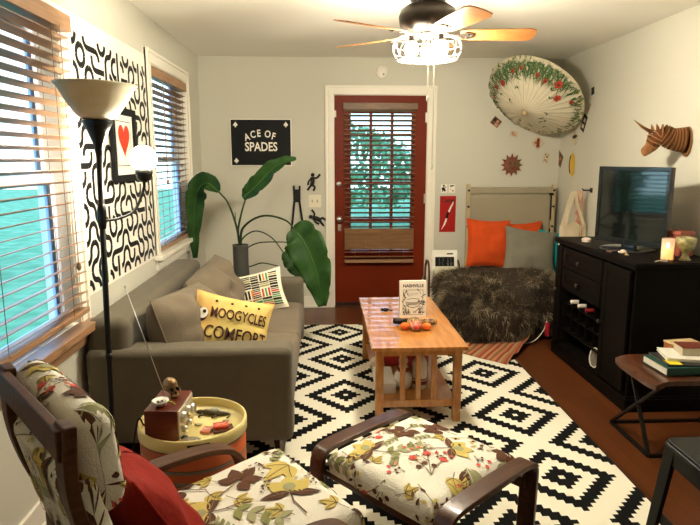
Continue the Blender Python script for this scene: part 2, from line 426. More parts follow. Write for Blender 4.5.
w1o = side_window(1, W1, 'nearest sash window in the left wall, beside the maze mural', '', 0, 0, 1)
_q = MB(); boxf(_q, fl, W1[0]-.11, W1[1]+.09, W1[2]-.034, W1[2]+.002, -.002, -.075); boxf(_q, fl, W1[0]-.09, W1[1]+.07, W1[2]-.10, W1[2]-.034, -.002, -.030); _q.build('wooden_sill', slatm, w1o, bevel=.003)
side_window(2, W2, 'sash window in the left wall near the corner and the plant', '', 0, 0, 2)
def side_blind(W, label, over, zbot, z_top, tilt, gaps):
    y0, y1, z0, z1 = W
    a0, a1 = (y0+.012, y1-.012) if not over else (y0-.07, y1-.05)
    h = .012 if not over else -.052
    c = ((a0+a1)/2, zbot)
    b = thing('window_blind', label, 'blind', (XL-h, c[0], c[1]))
    f2 = lambda a, bb, hh: (-hh, a-c[0], bb-c[1])
    boxf(MB(), f2, a0-.008, a1+.008, z_top-.058, z_top, -.045, -.03).box(*(0,)*6).build('valance', slatm, b, bevel=.003) if 0 else boxf(MB(), f2, a0-.008, a1+.008, z_top-.065, z_top, -.034, .028).build('valance', slatm, b, bevel=.003)
    s = MB(); zs = []; z = zbot+.045
    while z < z_top-.07: zs.append(z); z += .0445
    slats(s, f2, a0, a1, zs, 0, .046, tilt)
    s.build('slats', slatm, b)
    boxf(MB(), f2, a0, a1, zbot, zbot+.022, -.024, .024).build('bottom_rail', slatm, b, bevel=.003)
    m = MB()
    for k in (.12, .5, .88):
        a = a0+(a1-a0)*k; m.tube([f2(a, zbot+.02, -.025), f2(a, z_top-.06, -.025)], .0013, 5); m.tube([f2(a, zbot+.02, .025), f2(a, z_top-.06, .025)], .0013, 5)
    m.build('ladder_cord', _m['blind_cord'], b)
    m = MB(); a = a1-.12 if over else a0+.22; zc = 1.0 if over else 1.28
    m.tube([f2(a, z_top-.06, -.04), f2(a, zc, -.04)], .004 if not over else .0018, 6).lathe([(.004,0),(.011,.012),(.009,.03),(.003,.036)], 10, f2(a, zc-.036, -.04)); m.build('pull_cord', slatm, b)
    return b
side_blind(W1, 'wide reddish wooden blind at the nearest window, left edge of the photo', True, .755, 2.005, R_(15), 0)
side_blind(W2, 'pale-lit wooden blind of the farther left window behind the sofa', False, .80, 2.02, R_(16), 0)

# ------------------------------------------------------------------ outside
grass = mat('lawn_grass', (.16,.32,.14), .9, c2=(.08,.22,.08), vs=3)
struct(MB().box(-30, 30, -20, 40, -.62, -.6).build('ground', grass))
bushm = mat('garden_leaves', (.16,.34,.15), .7, c2=(.07,.20,.08), vs=4)
def bush(x, y, r, h, seed, label, cat='bush', name='garden_bush'):
    q = random.Random(seed); mb = MB()
    for k in range(1500):
        t, p = q.uniform(0, 2*PI), math.acos(q.uniform(-.6, 1)); rr = q.uniform(.75, 1)
        c = Vector((math.cos(t)*math.sin(p)*r*rr, math.sin(t)*math.sin(p)*r*rr, h*.5 + math.cos(p)*h*.5*rr))
        a = Vector((q.gauss(0,1), q.gauss(0,1), q.gauss(0,1))).normalized()*.16; b = a.orthogonal().normalized()*.08
        mb.raw([c-a, c+b, c+a, c-b], [(0,1,2,3)])
    mb.tube([(0,0,-.0),(0,0,h*.6)], .07, 8, 1)
    o = mb.build(name, [bushm, mat('bark', (.12,.08,.05), .9, var=.3)]); o.location = (x, y, -.6); tag(o, label, cat, 'greenery outside')
bush(-6.5, 2.5, 1.6, 2.2, 1, 'green bush on the lawn outside the nearest left window')
bush(-8.0, 9.5, 2.2, 3.2, 2, 'green bush outside, seen through the farther left window')
bush(5.2, 20.0, 2.2, 3.4, 3, 'taller green bush outside, at the right through the red door glass')
bush(0.7, 18.0, 2.2, 3.0, 4, 'broad green bush outside, at the left through the red door glass')

# ------------------------------------------------------------------ mural board: a plain black maze of curved bands
A0, A1, B0, B1 = 2.80, 3.925, .795, 2.06
mu = MB(); boxf(mu, fl, A0-.05, A1, B0-.015, B1+.01, .0, -.004)
q = random.Random(21); T = .092; na = int(1.12/T); nb = int((B1-B0)/T)+0
S = lambda a, b, l=0: (XL+.0045+l*.3, a, b)
hw = .0145
for i in range(na):
    for j in range(nb):
        x, z = A0+.01+i*T, B0+j*T
        def seg(pts): strip(mu, S, pts, hw, 1)
        kind = q.random()
        if kind < .40:
            for (cx, cz, s0) in ((x, z, 0), (x+T, z+T, 180)): seg(arc(cx, cz, T/2, s0, s0+90, 6))
        elif kind < .80:
            for (cx, cz, s0) in ((x+T, z, 90), (x, z+T, 270)): seg(arc(cx, cz, T/2, s0, s0+90, 6))
        elif kind < .90: seg([(x, z+T/2), (x+T, z+T/2)]); seg([(x+T/2, z), (x+T/2, z+T*.22)])
        else: seg([(x+T/2, z), (x+T/2, z+T)]); seg([(x, z+T/2), (x+T*.22, z+T/2)])
mural = mu.build('wall_mural', [boardm, blackm]); tag(rebase(mural), 'white panel covered in a black maze pattern, between the two left windows', 'wall art')
fp = thing('framed_picture', 'small black-framed picture of a red heart hung on the maze mural', 'picture', (XL+.012, 3.39, 1.30))
fq = lambda a, b, h: (h, a-3.39, b-1.30)
mb = MB(); a0, a1, b0, b1 = 3.19, 3.585, 1.30, 1.70; t = .038
for r in ((a0,a1,b0,b0+t),(a0,a1,b1-t,b1),(a0,a0+t,b0+t,b1-t),(a1-t,a1,b0+t,b1-t)): boxf(mb, fq, *r, 0, .022)
mb.build('frame', blackm, fp, bevel=.003)
mb = MB(); boxf(mb, fq, a0+t, a1-t, b0+t, b1-t, .002, .008)
Sh = lambda a, b, l=0: fq(a, b, .0085+l*.5)
ins = (a0+t+.045, a1-t-.045, b0+t+.05, b1-t-.035)
strip(mb, Sh, [(ins[0],ins[2]),(ins[1],ins[2])], .002, 1); strip(mb, Sh, [(ins[0],ins[3]),(ins[1],ins[3])], .002, 1)
strip(mb, Sh, [(ins[0],ins[2]),(ins[0],ins[3])], .002, 1); strip(mb, Sh, [(ins[1],ins[2]),(ins[1],ins[3])], .002, 1)
hp = [(16*math.sin(k)**3*.0058+3.39, (13*math.cos(k)-5*math.cos(2*k)-2*math.cos(3*k)-math.cos(4*k))*.0062+1.535) for k in [2*PI*i/40 for i in range(40)]]
mb.raw([Sh(3.39, 1.53, .003)]+[Sh(*p, .003) for p in hp], [(0, 1+i, 1+(i+1)%40) for i in range(40)], 2)
mb.build('print', [boardm, blackm, mat('heart_red', (.60,.05,.02), .6, var=.1)], fp)

# ------------------------------------------------------------------ the rug
rugm = bpy.data.materials.new('rug_weave'); rugm.use_nodes = True
def rug_nodes(m, cx, cy, px, py):
    nt = m.node_tree; N = nt.nodes.new; Lk = nt.links.new; bs = nt.nodes['Principled BSDF']
    tc = N('ShaderNodeTexCoord'); sp = N('ShaderNodeSeparateXYZ'); Lk(tc.outputs['Object'], sp.inputs[0])
    def M(op, a, b=None, c=None):
        n = N('ShaderNodeMath'); n.operation = op
        for i, v in enumerate((a, b, c)):
            if v is None: continue
            if isinstance(v, (int, float)): n.inputs[i].default_value = v
            else: Lk(v, n.inputs[i])
        return n.outputs[0]
    def axis(o, c, cell):
        t = M('FLOOR', M('ADD', M('DIVIDE', M('SUBTRACT', o, c), cell), .5)); return M('PINGPONG', t, 12.0)
    s = M('ADD', axis(sp.outputs[0], cx, px/24), axis(sp.outputs[1], cy, py/24))
    d = M('MINIMUM', s, M('SUBTRACT', 24, s))
    def band(lo, hi): return M('MULTIPLY', M('GREATER_THAN', d, lo), M('LESS_THAN', d, hi))
    bk = M('ADD', band(.5, 3.5), band(6.5, 9.5))
    nz = N('ShaderNodeTexNoise'); nz.inputs['Scale'].default_value = 160; Lk(tc.outputs['Object'], nz.inputs['Vector'])
    mx = N('ShaderNodeMix'); mx.data_type = 'RGBA'; Lk(bk, mx.inputs[0])
    mx.inputs[6].default_value = (.82,.79,.66,1); mx.inputs[7].default_value = (.006,.006,.006,1)
    Lk(mx.outputs[2], bs.inputs['Base Color']); bs.inputs['Roughness'].default_value = .95; bs.inputs['Specular IOR Level'].default_value = .1
    bp = N('ShaderNodeBump'); bp.inputs['Strength'].default_value = .3; bp.inputs['Distance'].default_value = .004; Lk(nz.outputs['Fac'], bp.inputs['Height']); Lk(bp.outputs[0], bs.inputs['Normal'])
rug_nodes(rugm, 1.065-.36, 3.06-3.43, .625, .655)
r = MB().box(-1.0, 1.0, -1.5, 1.5, .0, .012).build('area_rug', rugm, bevel=.003); r.location = (.36, 3.43, .001)
mb = MB()
for e in ([(-1,-1.5),(1,-1.5)],[(1,-1.5),(1,1.5)],[(1,1.5),(-1,1.5)],[(-1,1.5),(-1,-1.5)]): mb.tube([(x, y, .007) for x, y in e], .006, 6)
mb.build('binding', blackm, r)
tag(r, 'black and white diamond-patterned rug under the coffee table', 'rug')
# striped runner, crumpled at one corner
kil = bpy.data.materials.new('kilim_stripes'); kil.use_nodes = True
nt = kil.node_tree; tc = nt.nodes.new('ShaderNodeTexCoord'); sp = nt.nodes.new('ShaderNodeSeparateXYZ'); mpk = nt.nodes.new('ShaderNodeMapping'); mpk.inputs['Rotation'].default_value = (0,0,R_(34)); mpk.inputs['Location'].default_value = (5,5,0); nt.links.new(tc.outputs['Object'], mpk.inputs[0]); nt.links.new(mpk.outputs[0], sp.inputs[0])
mpn = nt.nodes.new('ShaderNodeMath'); mpn.operation = 'MULTIPLY'; mpn.inputs[1].default_value = 5; nt.links.new(sp.outputs[0], mpn.inputs[0])
frn = nt.nodes.new('ShaderNodeMath'); frn.operation = 'FRACT'; nt.links.new(mpn.outputs[0], frn.inputs[0])
rp = nt.nodes.new('ShaderNodeValToRGB'); rp.color_ramp.interpolation = 'CONSTANT'; nt.links.new(frn.outputs[0], rp.inputs[0])
cs = [(.34,.13,.05),(.30,.05,.02),(.42,.23,.10),(.27,.035,.015),(.40,.20,.09),(.20,.09,.04),(.46,.17,.06),(.24,.04,.02),(.36,.24,.12)]
while len(rp.color_ramp.elements) < len(cs): rp.color_ramp.elements.new(.5)
for i, c in enumerate(cs): rp.color_ramp.elements[i].position = i/len(cs); rp.color_ramp.elements[i].color = (*c, 1)
nt.links.new(rp.outputs[0], nt.nodes['Principled BSDF'].inputs['Base Color']); nt.nodes['Principled BSDF'].inputs['Roughness'].default_value = .95
def kf(u, v):   # u along the stripes, v across
    p = Vector((1.04, 4.78, 0)).lerp(Vector((1.78, 4.80, 0)), v).lerp(Vector((.98, 4.16, 0)).lerp(Vector((1.30, 3.88, 0)), v) if 0 else Vector((1.02, 4.17, 0)).lerp(Vector((1.27, 3.87, 0)), v), u)
    return p
def kgrid(i, j):
    a, b, c, d = Vector((1.0, 4.12)), Vector((1.27, 3.86)), Vector((1.70, 4.50)), Vector((1.05, 5.0))
    p = a.lerp(b, i).lerp(d.lerp(c, i), j)
    z = .017 + .006*noise.noise(Vector((p.x*6, p.y*6, 0)))
    e = max(0, i-.72)/.28
    z += e*e*(.05*j**2 + .03*abs(math.sin(j*9))) + max(0, i+j-1.6)*.14
    return (p.x, p.y, z)
k = MB().grid(lambda i, j: kgrid(j, i), 28, 36).build('striped_runner', kil, smooth=True, solid=.004); tag(rebase(k), 'rust and tan striped runner with a crumpled corner, in front of the fur throw', 'rug')

# ================================================================== sofa
SY0, SY1, SXF = 2.62, 4.36, -.15
sofa = thing('sofa', 'taupe two-seat sofa along the left wall under the mural', 'sofa', (-.6, 3.49, 0))
def sb(x0, x1, y0, y1, z0, z1, name, m=taupe, bev=.03, parent=sofa, seg=4, puff=0):
    mb = MB(); n = 10
    if puff:
        def fn(sgn):
            return lambda i, j: (x0+(x1-x0)*i+.6, y0+(y1-y0)*j-3.49, (z1 + puff*((1-abs(2*i-1)**3)*(1-abs(2*j-1)**3))**.6) if sgn else z0)
        mb.grid(fn(1), n, n); mb.grid(fn(0), n, n)
        ring = [(i/n, 0) for i in range(n)] + [(1, i/n) for i in range(n)] + [(1-i/n, 1) for i in range(n)] + [(0, 1-i/n) for i in range(n)]
        vs = [fn(1)(*p) for p in ring] + [fn(0)(*p) for p in ring]; N = len(ring)
        mb.raw(vs, [(k, (k+1)%N, N+(k+1)%N, N+k) for k in range(N)])
        return mb.build(name, m, parent, weld=True, bevel=bev, seg=seg)
    mb.box(x0+.6, x1+.6, y0-3.49, y1-3.49, z0, z1)
    return mb.build(name, m, parent, bevel=bev, seg=seg)
sb(-1.085, SXF-.02, SY0+.02, SY1-.02, .10, .27, 'base', bev=.015)
sb(-1.095, SXF+.0, SY0, SY0+.17, .10, .562, 'armrest', bev=.035)
sb(-1.095, SXF-.0, SY1-.17, SY1, .10, .562, 'armrest', bev=.035)
sb(-1.10, -.90, SY0+.03, SY1-.03, .12, .705, 'back', bev=.05)
mid = 3.43
sb(-.91, SXF-.0, SY0+.175, mid-.003, .27, .40, 'seat_cushion', taupe2, .03, puff=.03)
sb(-.91, SXF-.0, mid+.003, SY1-.175, .27, .40, 'seat_cushion', taupe2, .03, puff=.03)
for x in (-1.02, -.22):
    for y in (SY0+.08, SY1-.08):
        MB().lathe([(.022,.0),(.034,.10)], 4, (x+.6, y-3.49, .0135 if x > -.5 else 0)).build('leg', walnut, sofa)
def soft(name, w, h, t, loc, rot, m, label, cat, seed=0, group=None, parent=None, wr=.04, pinch=.09, deco=None, mats=None):
    mb = MB(); S = pillow(mb, w, h, t, 0, pinch, 22, wr, seed)
    if deco: deco(mb, S)
    o = mb.build(name, mats or m, parent, smooth=True, loc=loc, rot=rot)
    if label: tag(o, label, cat, group)
    return o
# loose back cushions, slumped
soft('back_cushion', .66, .40, .30, (-.71+.6, 3.06-3.49, .55), (R_(-20), R_(4), R_(82)), taupe2, None, None, 3, parent=sofa, wr=.05, pinch=.02)
soft('back_cushion', .62, .42, .29, (-.70+.6, 3.76-3.49, .545), (R_(-22), R_(-6), R_(84)), taupe2, None, None, 9, parent=sofa, wr=.06, pinch=.02)
# throw pillows
pm1 = [mat('pillow_yellow', (.74,.60,.20), .85, c2=(.60,.36,.12), vs=5), mat('ink_brown', (.05,.018,.01), .8, bump=.1), mat('pillow_rust', (.42,.13,.04), .85, bump=.1), boardm]
def deco1(mb, S):
    def fr_(x0, z0):
        return lambda a, b, h: S(x0+a, z0+b*1.5, .0065)
    for t, z, s in (('MOOGYCLES', .02, .052), ('COMFORT', -.085, .062)):
        vs, fs = text_mesh(t, s, fr_(.025, z), bold=.0009, sx=.98 if t[0] == 'M' else 1.12)
        mb.raw(vs, fs, 1)
    disc(mb, S, -.172, .03, .036, 1, 18); disc(mb, S, -.165, .037, .028, 3, 18, .0035)
    disc(mb, S, -.158, .044, .010, 1, 10, .005)
    strip(mb, S, [(-.215,.0),(-.20,-.05),(-.17,-.10),(-.14,-.14)], .012, 2)
    for x in (-.1,-.02,.05,.12): disc(mb, S, x, .112, .008, 1)
    strip(mb, S, [(-.06,-.135),(.06,-.14),(.20,-.13)], .012, 2)
soft('throw_pillow', .40, .31, .12, (-.475, 2.94, .58), (R_(-26), R_(15), R_(12)), None, 'yellow lumbar pillow lettered in black, resting on the near end of the sofa', 'pillow', 4, wr=.02, deco=deco1, mats=pm1)
pm2 = [mat('pillow_bone', (.80,.76,.60), .85, bump=.2), mat('ink_black', (.02,.018,.016), .8, bump=.1), mat('ink_red', (.45,.05,.03), .8, bump=.1), mat('ink_green', (.05,.25,.12), .8, bump=.1), mat('ink_orange', (.62,.22,.05), .8, bump=.1), mat('ink_olive', (.36,.33,.16), .8, bump=.1)]
def deco2(mb, S):
    q = random.Random(5); x = -.185
    for cx in range(6):
        w = q.uniform(.05, .07); z = -.118
        while z < .112 and x+w < .195:
            h = q.uniform(.008, .018)
            if q.random() < .2 and cx in (2, 4):
                for k in range(3):
                    xx = x+.012+k*.022; strip(mb, S, [(xx, z), (xx, z+.03), (xx, min(.125, z+.06))], .007, q.choice([1,1,2,3,4]))
                z += .07; continue
            c = q.choice([1,1,1,1,5,2,4,3] if z < -.02 else [1,1,1,5])
            strip(mb, S, [(x+w*k/4, z+h/2) for k in range(5)], h*.43, c); z += h+.003
        x += w+.003
soft('throw_pillow', .41, .28, .11, (-.47, 3.93, .525), (R_(-24), R_(-12), R_(6)), None, 'small pillow printed with rows of books, in the far corner of the sofa', 'pillow', 6, wr=.02, deco=deco2, mats=pm2)

# ================================================================== floor lamp
lamp = thing('floor_lamp', 'black torchiere floor lamp with marbled glass bowl and a lit side globe', 'lamp', (-.914, 2.40, 0), rot=(0, R_(1.4), 0))
MB().lathe([(.135,0),(.14,.012),(.12,.022),(.03,.035),(.014,.05)], 32).build('base', metal_blk, lamp, smooth=True)
MB().lathe([(.0115,.04),(.0115,1.50)], 16).lathe([(.014,.60),(.014,.63)],16).lathe([(.014,1.15),(.018,1.18),(.018,1.22),(.014,1.25)],16).build('pole', metal_blk, lamp, smooth=True)
MB().lathe([(.012,1.44),(.018,1.48),(.04,1.535),(.058,1.57),(.056,1.575),(.0001,1.575)], 28).build('cup', metal_blk, lamp, smooth=True)
bowlm = mat('marbled_glass', (.97,.93,.76), .35, c2=(.86,.76,.52), vs=4, trans=.3, coat=.3, stretch=(1,1,5))
MB().lathe([(.050,1.575),(.078,1.595),(.113,1.645),(.137,1.69),(.150,1.705),(.154,1.712),(.149,1.712),(.133,1.695),(.108,1.65),(.073,1.602),(.045,1.582)], 40).build('bowl', bowlm, lamp, smooth=True)
GL = Vector((at(143, 158, 1, 2.60))) - Vector((-.880, 2.40, 0))
ar = bez([(0,0,1.185), (GL.x*.35,GL.y*.35,1.185), (GL.x*.75,GL.y*.75,1.215), (GL.x*.98,GL.y*.98,1.30), (GL.x,GL.y,GL.z-.10)], 8)
MB().tube(ar, .006, 10).build('arm', metal_blk, lamp, smooth=True)
MB().lathe([(.010,-.100),(.028,-.088),(.036,-.06),(.036,-.036),(.026,-.04)], 24, GL).build('socket_cup', metal_blk, lamp, smooth=True)
globem = mat('lit_globe', (1,.95,.85), .4, emit=(1,.90,.70), es=100)
MB().ell(GL, (.055,.055,.055), 24, 14).build('globe_shade', globem, lamp, smooth=True)

# ================================================================== ceiling fan
FX, FY = .53, 3.10
fan = thing('ceiling_fan', 'dark bronze ceiling fan with five wooden blades and caged lights', 'fan', (FX, FY, 0))
MB().lathe([(.0001,ZC-.001),(.075,ZC-.001),(.07,ZC-.05),(.03,ZC-.065),(.014,ZC-.07),(.014,ZC-.13)], 28).build('canopy', bronze, fan, smooth=True)
MB().lathe([(.02,2.255),(.08,2.25),(.09,2.235),(.09,2.205),(.075,2.19),(.10,2.18),(.135,2.155),(.145,2.125),(.138,2.08),(.10,2.055),(.06,2.045),(.0001,2.045)], 40).build('motor_housing', bronze, fan, smooth=True)
bladem = mat('blade_maple', (.52,.23,.07), .3, c2=(.42,.16,.04), vs=5, stretch=(2,14,1), coat=.3)
for k in range(5):
    a = R_(-3+72*k); mb = MB(); mb.M = Matrix.Rotation(a, 4, 'Z') @ Matrix.Translation((0,0,2.040)) @ Matrix.Rotation(R_(-13), 4, 'X')
    pts = [(.165,-.045),(.20,-.055),(.38,-.064),(.50,-.068),(.533,-.055),(.543,-.02),(.543,.02),(.533,.055),(.50,.068),(.38,.064),(.20,.055),(.165,.045)]
    mb.prism(pts, -.003, .003); b = mb.build('blade', bladem, fan, bevel=.0015)
    mb = MB(); mb.M = Matrix.Rotation(a, 4, 'Z') @ Matrix.Translation((0,0,2.047)) @ Matrix.Rotation(R_(-13), 4, 'X')
    mb.prism([(.10,-.018),(.16,-.016),(.19,-.038),(.225,-.03),(.235,0),(.225,.03),(.19,.038),(.16,.016),(.10,.018)], -.016, -.010)
    for c in ((.20,.02),(.20,-.02),(.222,0)): mb.lathe([(.006,-.02),(.006,-.016)], 8, (c[0], c[1], 0))
    mb.build('blade_arm', bronze, b)
MB().lathe([(.0001,2.065),(.05,2.065),(.06,2.05),(.06,2.035),(.045,2.025),(.0001,2.022)], 28).build('light_fitter', bronze, fan, smooth=True)
# oval wire cage round the bulbs
cage = MB(); zt, zb = 2.045, 1.905
def cr(r, z, n=48): return [(r*math.cos(2*PI*i/n), r*math.sin(2*PI*i/n), z) for i in range(n+1)]
for r, z in ((.150,2.022),(.172,1.99),(.172,1.955),(.152,1.92),(.085,1.91)): cage.tube(cr(r, z), .0022, 6, cap=False)
for i in range(16):
    a = 2*PI*i/16; pr = [(.05,2.035),(.11,2.032),(.150,2.022),(.173,1.99),(.173,1.955),(.152,1.92),(.085,1.91),(.02,1.909)]
    cage.tube([(r*math.cos(a), r*math.sin(a), z) for r, z in pr], .0018, 5)
cage.build('wire_cage', mat('cage_steel', (.07,.06,.05), .5, metal=.2, var=.05), fan, smooth=True)
bulbm = mat('lit_bulb', (1,.95,.85), .4, emit=(1,.90,.70), es=440)
for k in range(3):
    a = R_(195+120*k); c = (.085*math.cos(a), .085*math.sin(a))
    b = MB().lathe([(.013,2.03),(.013,2.005),(.020,2.0),(.018,1.99)], 14, (c[0],c[1],0)).build('lamp_socket', bronze, fan, smooth=True)
    MB().ell((c[0],c[1],1.965), (.034,.034,.042), 16, 12).build('bulb', bulbm, fan, smooth=True)
for x, y, zl in ((.0,-.04,1.74),(.03,-.045,1.40)):
    MB().tube([(x,y,2.035),(x,y-.04,1.98) if 0 else (x,y,1.9),(x,y,zl)], .002, 6).lathe([(.002,zl-.03),(.006,zl-.022),(.006,zl-.008),(.002,zl)], 10, (x,y,0)).build('pull_chain', mat('chain_brass', (.65,.60,.5), .3, metal=.9), fan)

# ================================================================== coffee table
TX0, TX1, TY0, TY1, TZ = .250, .762, 2.955, 4.10, .45
ct = thing('coffee_table', 'honey oak mission coffee table with slatted ends on the diamond rug', 'table', ((TX0+TX1)/2, (TY0+TY1)/2, .013))
ox, oy = (TX0+TX1)/2, (TY0+TY1)/2; hx, hy = (TX1-TX0)/2, (TY1-TY0)/2; TZL = TZ-.013
MB().box(-hx, hx, -hy, hy, TZL-.022, TZL).build('tabletop', oak, ct, bevel=.004)
lx, ly = hx-.045, hy-.055
for sx in (-1,1):
    for sy in (-1,1): MB().box(sx*lx-.021, sx*lx+.021, sy*ly-.021, sy*ly+.021, 0, TZL-.022).build('leg', oak, ct, bevel=.003)
for sx in (-1,1): MB().box(sx*lx-.010, sx*lx+.010, -ly+.021, ly-.021, TZL-.075, TZL-.022).build('apron', oak, ct, bevel=.002)
for sy in (-1,1):
    MB().box(-lx+.021, lx-.021, sy*ly-.010, sy*ly+.010, TZL-.062, TZL-.022).build('apron', oak, ct, bevel=.002)
    MB().box(-lx+.021, lx-.021, sy*ly-.011, sy*ly+.011, .085, .125).build('bottom_rail', oak, ct, bevel=.002)
    for i in range(3):
        x = -.085+.085*i; MB().box(x-.0145, x+.0145, sy*ly-.006, sy*ly+.006, .125, TZL-.062).build('end_slat', oak, ct, bevel=.0015)
MB().box(-lx+.0, lx-.0, -ly+.025, ly-.025, .10, .116).build('shelf', oak, ct, bevel=.002)
SZ = .013+.116
# things on the shelf
def jar(x, y, prof, m, label, cat, name, parts=()):
    o = MB().lathe(prof, 24).build(name, m, smooth=True, loc=(x, y, SZ)); tag(o, label, cat); return o
o = MB().box(-.055,.055,-.14,.14,0,.062).build('storage_box', [mat('paper_white', (.80,.78,.72), .7, var=.05)], bevel=.004, loc=(.345,3.25,SZ)); tag(o, 'white cardboard box on the lower shelf of the coffee table, left side', 'box')
o = MB().lathe([(.038,0),(.043,.01),(.043,.15),(.03,.175),(.02,.19),(.02,.205),(.0001,.205)], 24).build('ceramic_jar', mat('glazed_white', (.78,.76,.68), .25, coat=.4, var=.04), smooth=True, loc=(.545,3.20,SZ)); tag(o, 'tall white ceramic jar on the lower shelf of the coffee table', 'jar')
MB().lathe([(.0445,.03),(.0445,.05)], 24).lathe([(.0445,.06),(.0445,.066)], 24).build('band', mat('jar_band', (.25,.03,.02), .4, var=.1), o, smooth=True)
o = MB().lathe([(.035,0),(.05,.02),(.055,.06),(.046,.09),(.03,.11),(.034,.125),(.022,.14),(.028,.165),(.02,.19),(.0001,.195)], 24).build('figurine', _m['glazed_white'], smooth=True, loc=(.450,3.20,SZ)); tag(o, 'small rounded white figurine beside the tall jar under the coffee table', 'figurine')
MB().lathe([(.0355,.105),(.0365,.118),(.034,.128)], 20).build('collar', _m['jar_band'], o, smooth=True)
o = MB().box(-.17,.17,-.12,.12,0,.16).build('gift_tin', [mat('tin_red', (.40,.03,.025), .4, c2=(.28,.015,.02), vs=20)], bevel=.012, loc=(.50,3.66,SZ), rot=(0,0,R_(-6))); tag(o, 'red tin box at the back of the lower shelf of the coffee table', 'box')
MB().box(-.175,.175,-.125,.125,.16,.185).build('lid', mat('tin_lid', (.50,.06,.04), .35, c2=(.62,.5,.38), vs=26), o, bevel=.008)
o = MB().ell((0,0,.05), (.05,.05,.05), 20, 12).build('cloth_bundle', mat('linen_tan', (.62,.55,.42), .9, c2=(.3,.16,.1), vs=22), smooth=True, loc=(.325,3.46,SZ)); tag(o, 'tan patterned round bundle between white box and red tin under the table', 'ornament')

# the standing travel book
bk = thing('book', 'white book with NASHVILLE cover standing upright on the coffee table', 'book', (.553, 3.56, TZ), R_(2))
MB().box(-.083,.083,-.012,-.010,0,.232).box(-.083,.083,.010,.012,0,.232).box(-.084,-.081,-.012,.012,0,.232).build('cover', mat('book_cover', (.80,.77,.68), .5, var=.04), bk)
MB().box(-.080,.079,-.010,.010,.003,.229).build('pages', mat('book_pages', (.82,.78,.66), .8, stretch=(1,60,1), var=.15, vs=4), bk)
mb = MB(); Sb = lambda a, b, l=0: (a, -.0121-l*.3, b)
vs, fs = text_mesh('NASHVILLE', .026, lambda a, b, h: Sb(a, .193+b, .002), bold=.0009); mb.raw(vs, fs, 0)
ink = (-.062, .062, .018, .178)
for p in ([(-.062,.018),(.062,.018)],[(.062,.018),(.062,.175)],[(-.062,.175),(.062,.175)],[(-.062,.018),(-.062,.175)]): strip(mb, Sb, p, .0012, 0)
q = random.Random(4)
strip(mb, Sb, [(-.05,.10),(-.02,.088),(.02,.088),(.05,.10)], [.002,.010,.010,.002], 1); strip(mb, Sb, [(-.04,.115),(0,.122),(.04,.115)], .0015, 0); strip(mb, Sb, [(-.045,.09),(-.03,.07),(0,.062),(.03,.07),(.045,.09)], .002, 0)
for k in range(46):
    sd = q.choice((-1,1)); x = sd*q.uniform(.036,.06); z = q.uniform(.022,.17); leaf(mb, Sb, x, z, q.uniform(0,6.3), q.uniform(.012,.03), .006, q.choice((0,0,1)))
for k in range(16): x = q.uniform(-.055,.055); strip(mb, Sb, [(x, q.uniform(.02,.03)), (x+q.uniform(-.01,.01), q.uniform(.035,.055))], .0016, 0)
for k in range(9): strip(mb, Sb, [(-.03+k*.007,.13+.002*k%3),(-.028+k*.007,.158)], .001, 1)
mb.build('print', [mat('cover_ink', (.05,.045,.04), .6, var=.1), mat('cover_ink_grey', (.38,.36,.30), .6, var=.1)], bk)
# striped toy figure lying in front of the book
ty = thing('toy_figure', 'colourful striped clown toy lying in front of the standing book', 'toy', (.535, 3.33, TZ), R_(-6))
navy = mat('toy_navy', (.02,.02,.06), .6, c2=(.5,.3,.1), vs=60); orng = mat('toy_orange', (.72,.16,.03), .5, var=.15)
MB().ell((0,.0,.030), (.05,.055,.030), 20, 12).build('body', navy, ty, smooth=True)
MB().ell((0,-.075,.030), (.033,.032,.029), 20, 12).build('head', mat('toy_face', (.62,.40,.30), .5, c2=(.45,.05,.04), vs=45), ty, smooth=True)
MB().lathe([(.0001,0),(.012,.005),(.0001,.03)], 12, (0,-.10,.03), axis=(0,-1,.1)).build('nose', mat('toy_red', (.5,.02,.02), .4, var=.05), ty, smooth=True)
for sx in (-1,1):
    MB().tube(bez([(sx*.03,.03,.03),(sx*.08,.045,.022),(sx*.13,.05,.024)], 5), [.016]*5+[.018]*5+[.012], 10).build('arm', metal_blk if sx < 0 else navy, ty, smooth=True)
    MB().ell((sx*.062,-.055,.022), (.030,.026,.021), 16, 10).build('boot', orng, ty, smooth=True)
o = MB().ell((0,0,.012), (.022,.013,.012), 14, 8).ell((-.022,.004,.012), (.011,.010,.009), 10, 8).tube(bez([(.01,0,.014),(.03,-.004,.008),(.045,.006,.006)],4), .004, 8).build('small_ornament', metal_blk, smooth=True, loc=(.40,3.70,TZ)); tag(o, 'tiny black animal ornament on the coffee table, left of the book', 'ornament')

# ================================================================== drum side table
DX, DY, DZ = -.487, 2.075, .482
dt = thing('drum_table', 'round drum side table with yellow tray top and orange and grey sides', 'side table', (DX, DY, 0)); dt.scale = (.965, .965, 1)
drumm = bpy.data.materials.new('drum_sides'); drumm.use_nodes = True
nt = drumm.node_tree; tc = nt.nodes.new('ShaderNodeTexCoord'); w = nt.nodes.new('ShaderNodeTexWave'); w.wave_type = 'BANDS'; w.bands_direction = 'Z'
w.inputs['Scale'].default_value = 1.15; w.inputs['Distortion'].default_value = 2.6; w.inputs['Detail'].default_value = 0; w.inputs['Detail Scale'].default_value = .55; w.inputs['Phase Offset'].default_value = 2.2
mp = nt.nodes.new('ShaderNodeMapping'); mp.inputs['Scale'].default_value = (1.4,1.4,2.2); mp.inputs['Location'].default_value = (.3,.2,.1); nt.links.new(tc.outputs['Object'], mp.inputs[0]); nt.links.new(mp.outputs[0], w.inputs[0])
rp = nt.nodes.new('ShaderNodeValToRGB'); rp.color_ramp.interpolation = 'CONSTANT'; nt.links.new(w.outputs['Fac'], rp.inputs[0])
while len(rp.color_ramp.elements) < 4: rp.color_ramp.elements.new(.5)
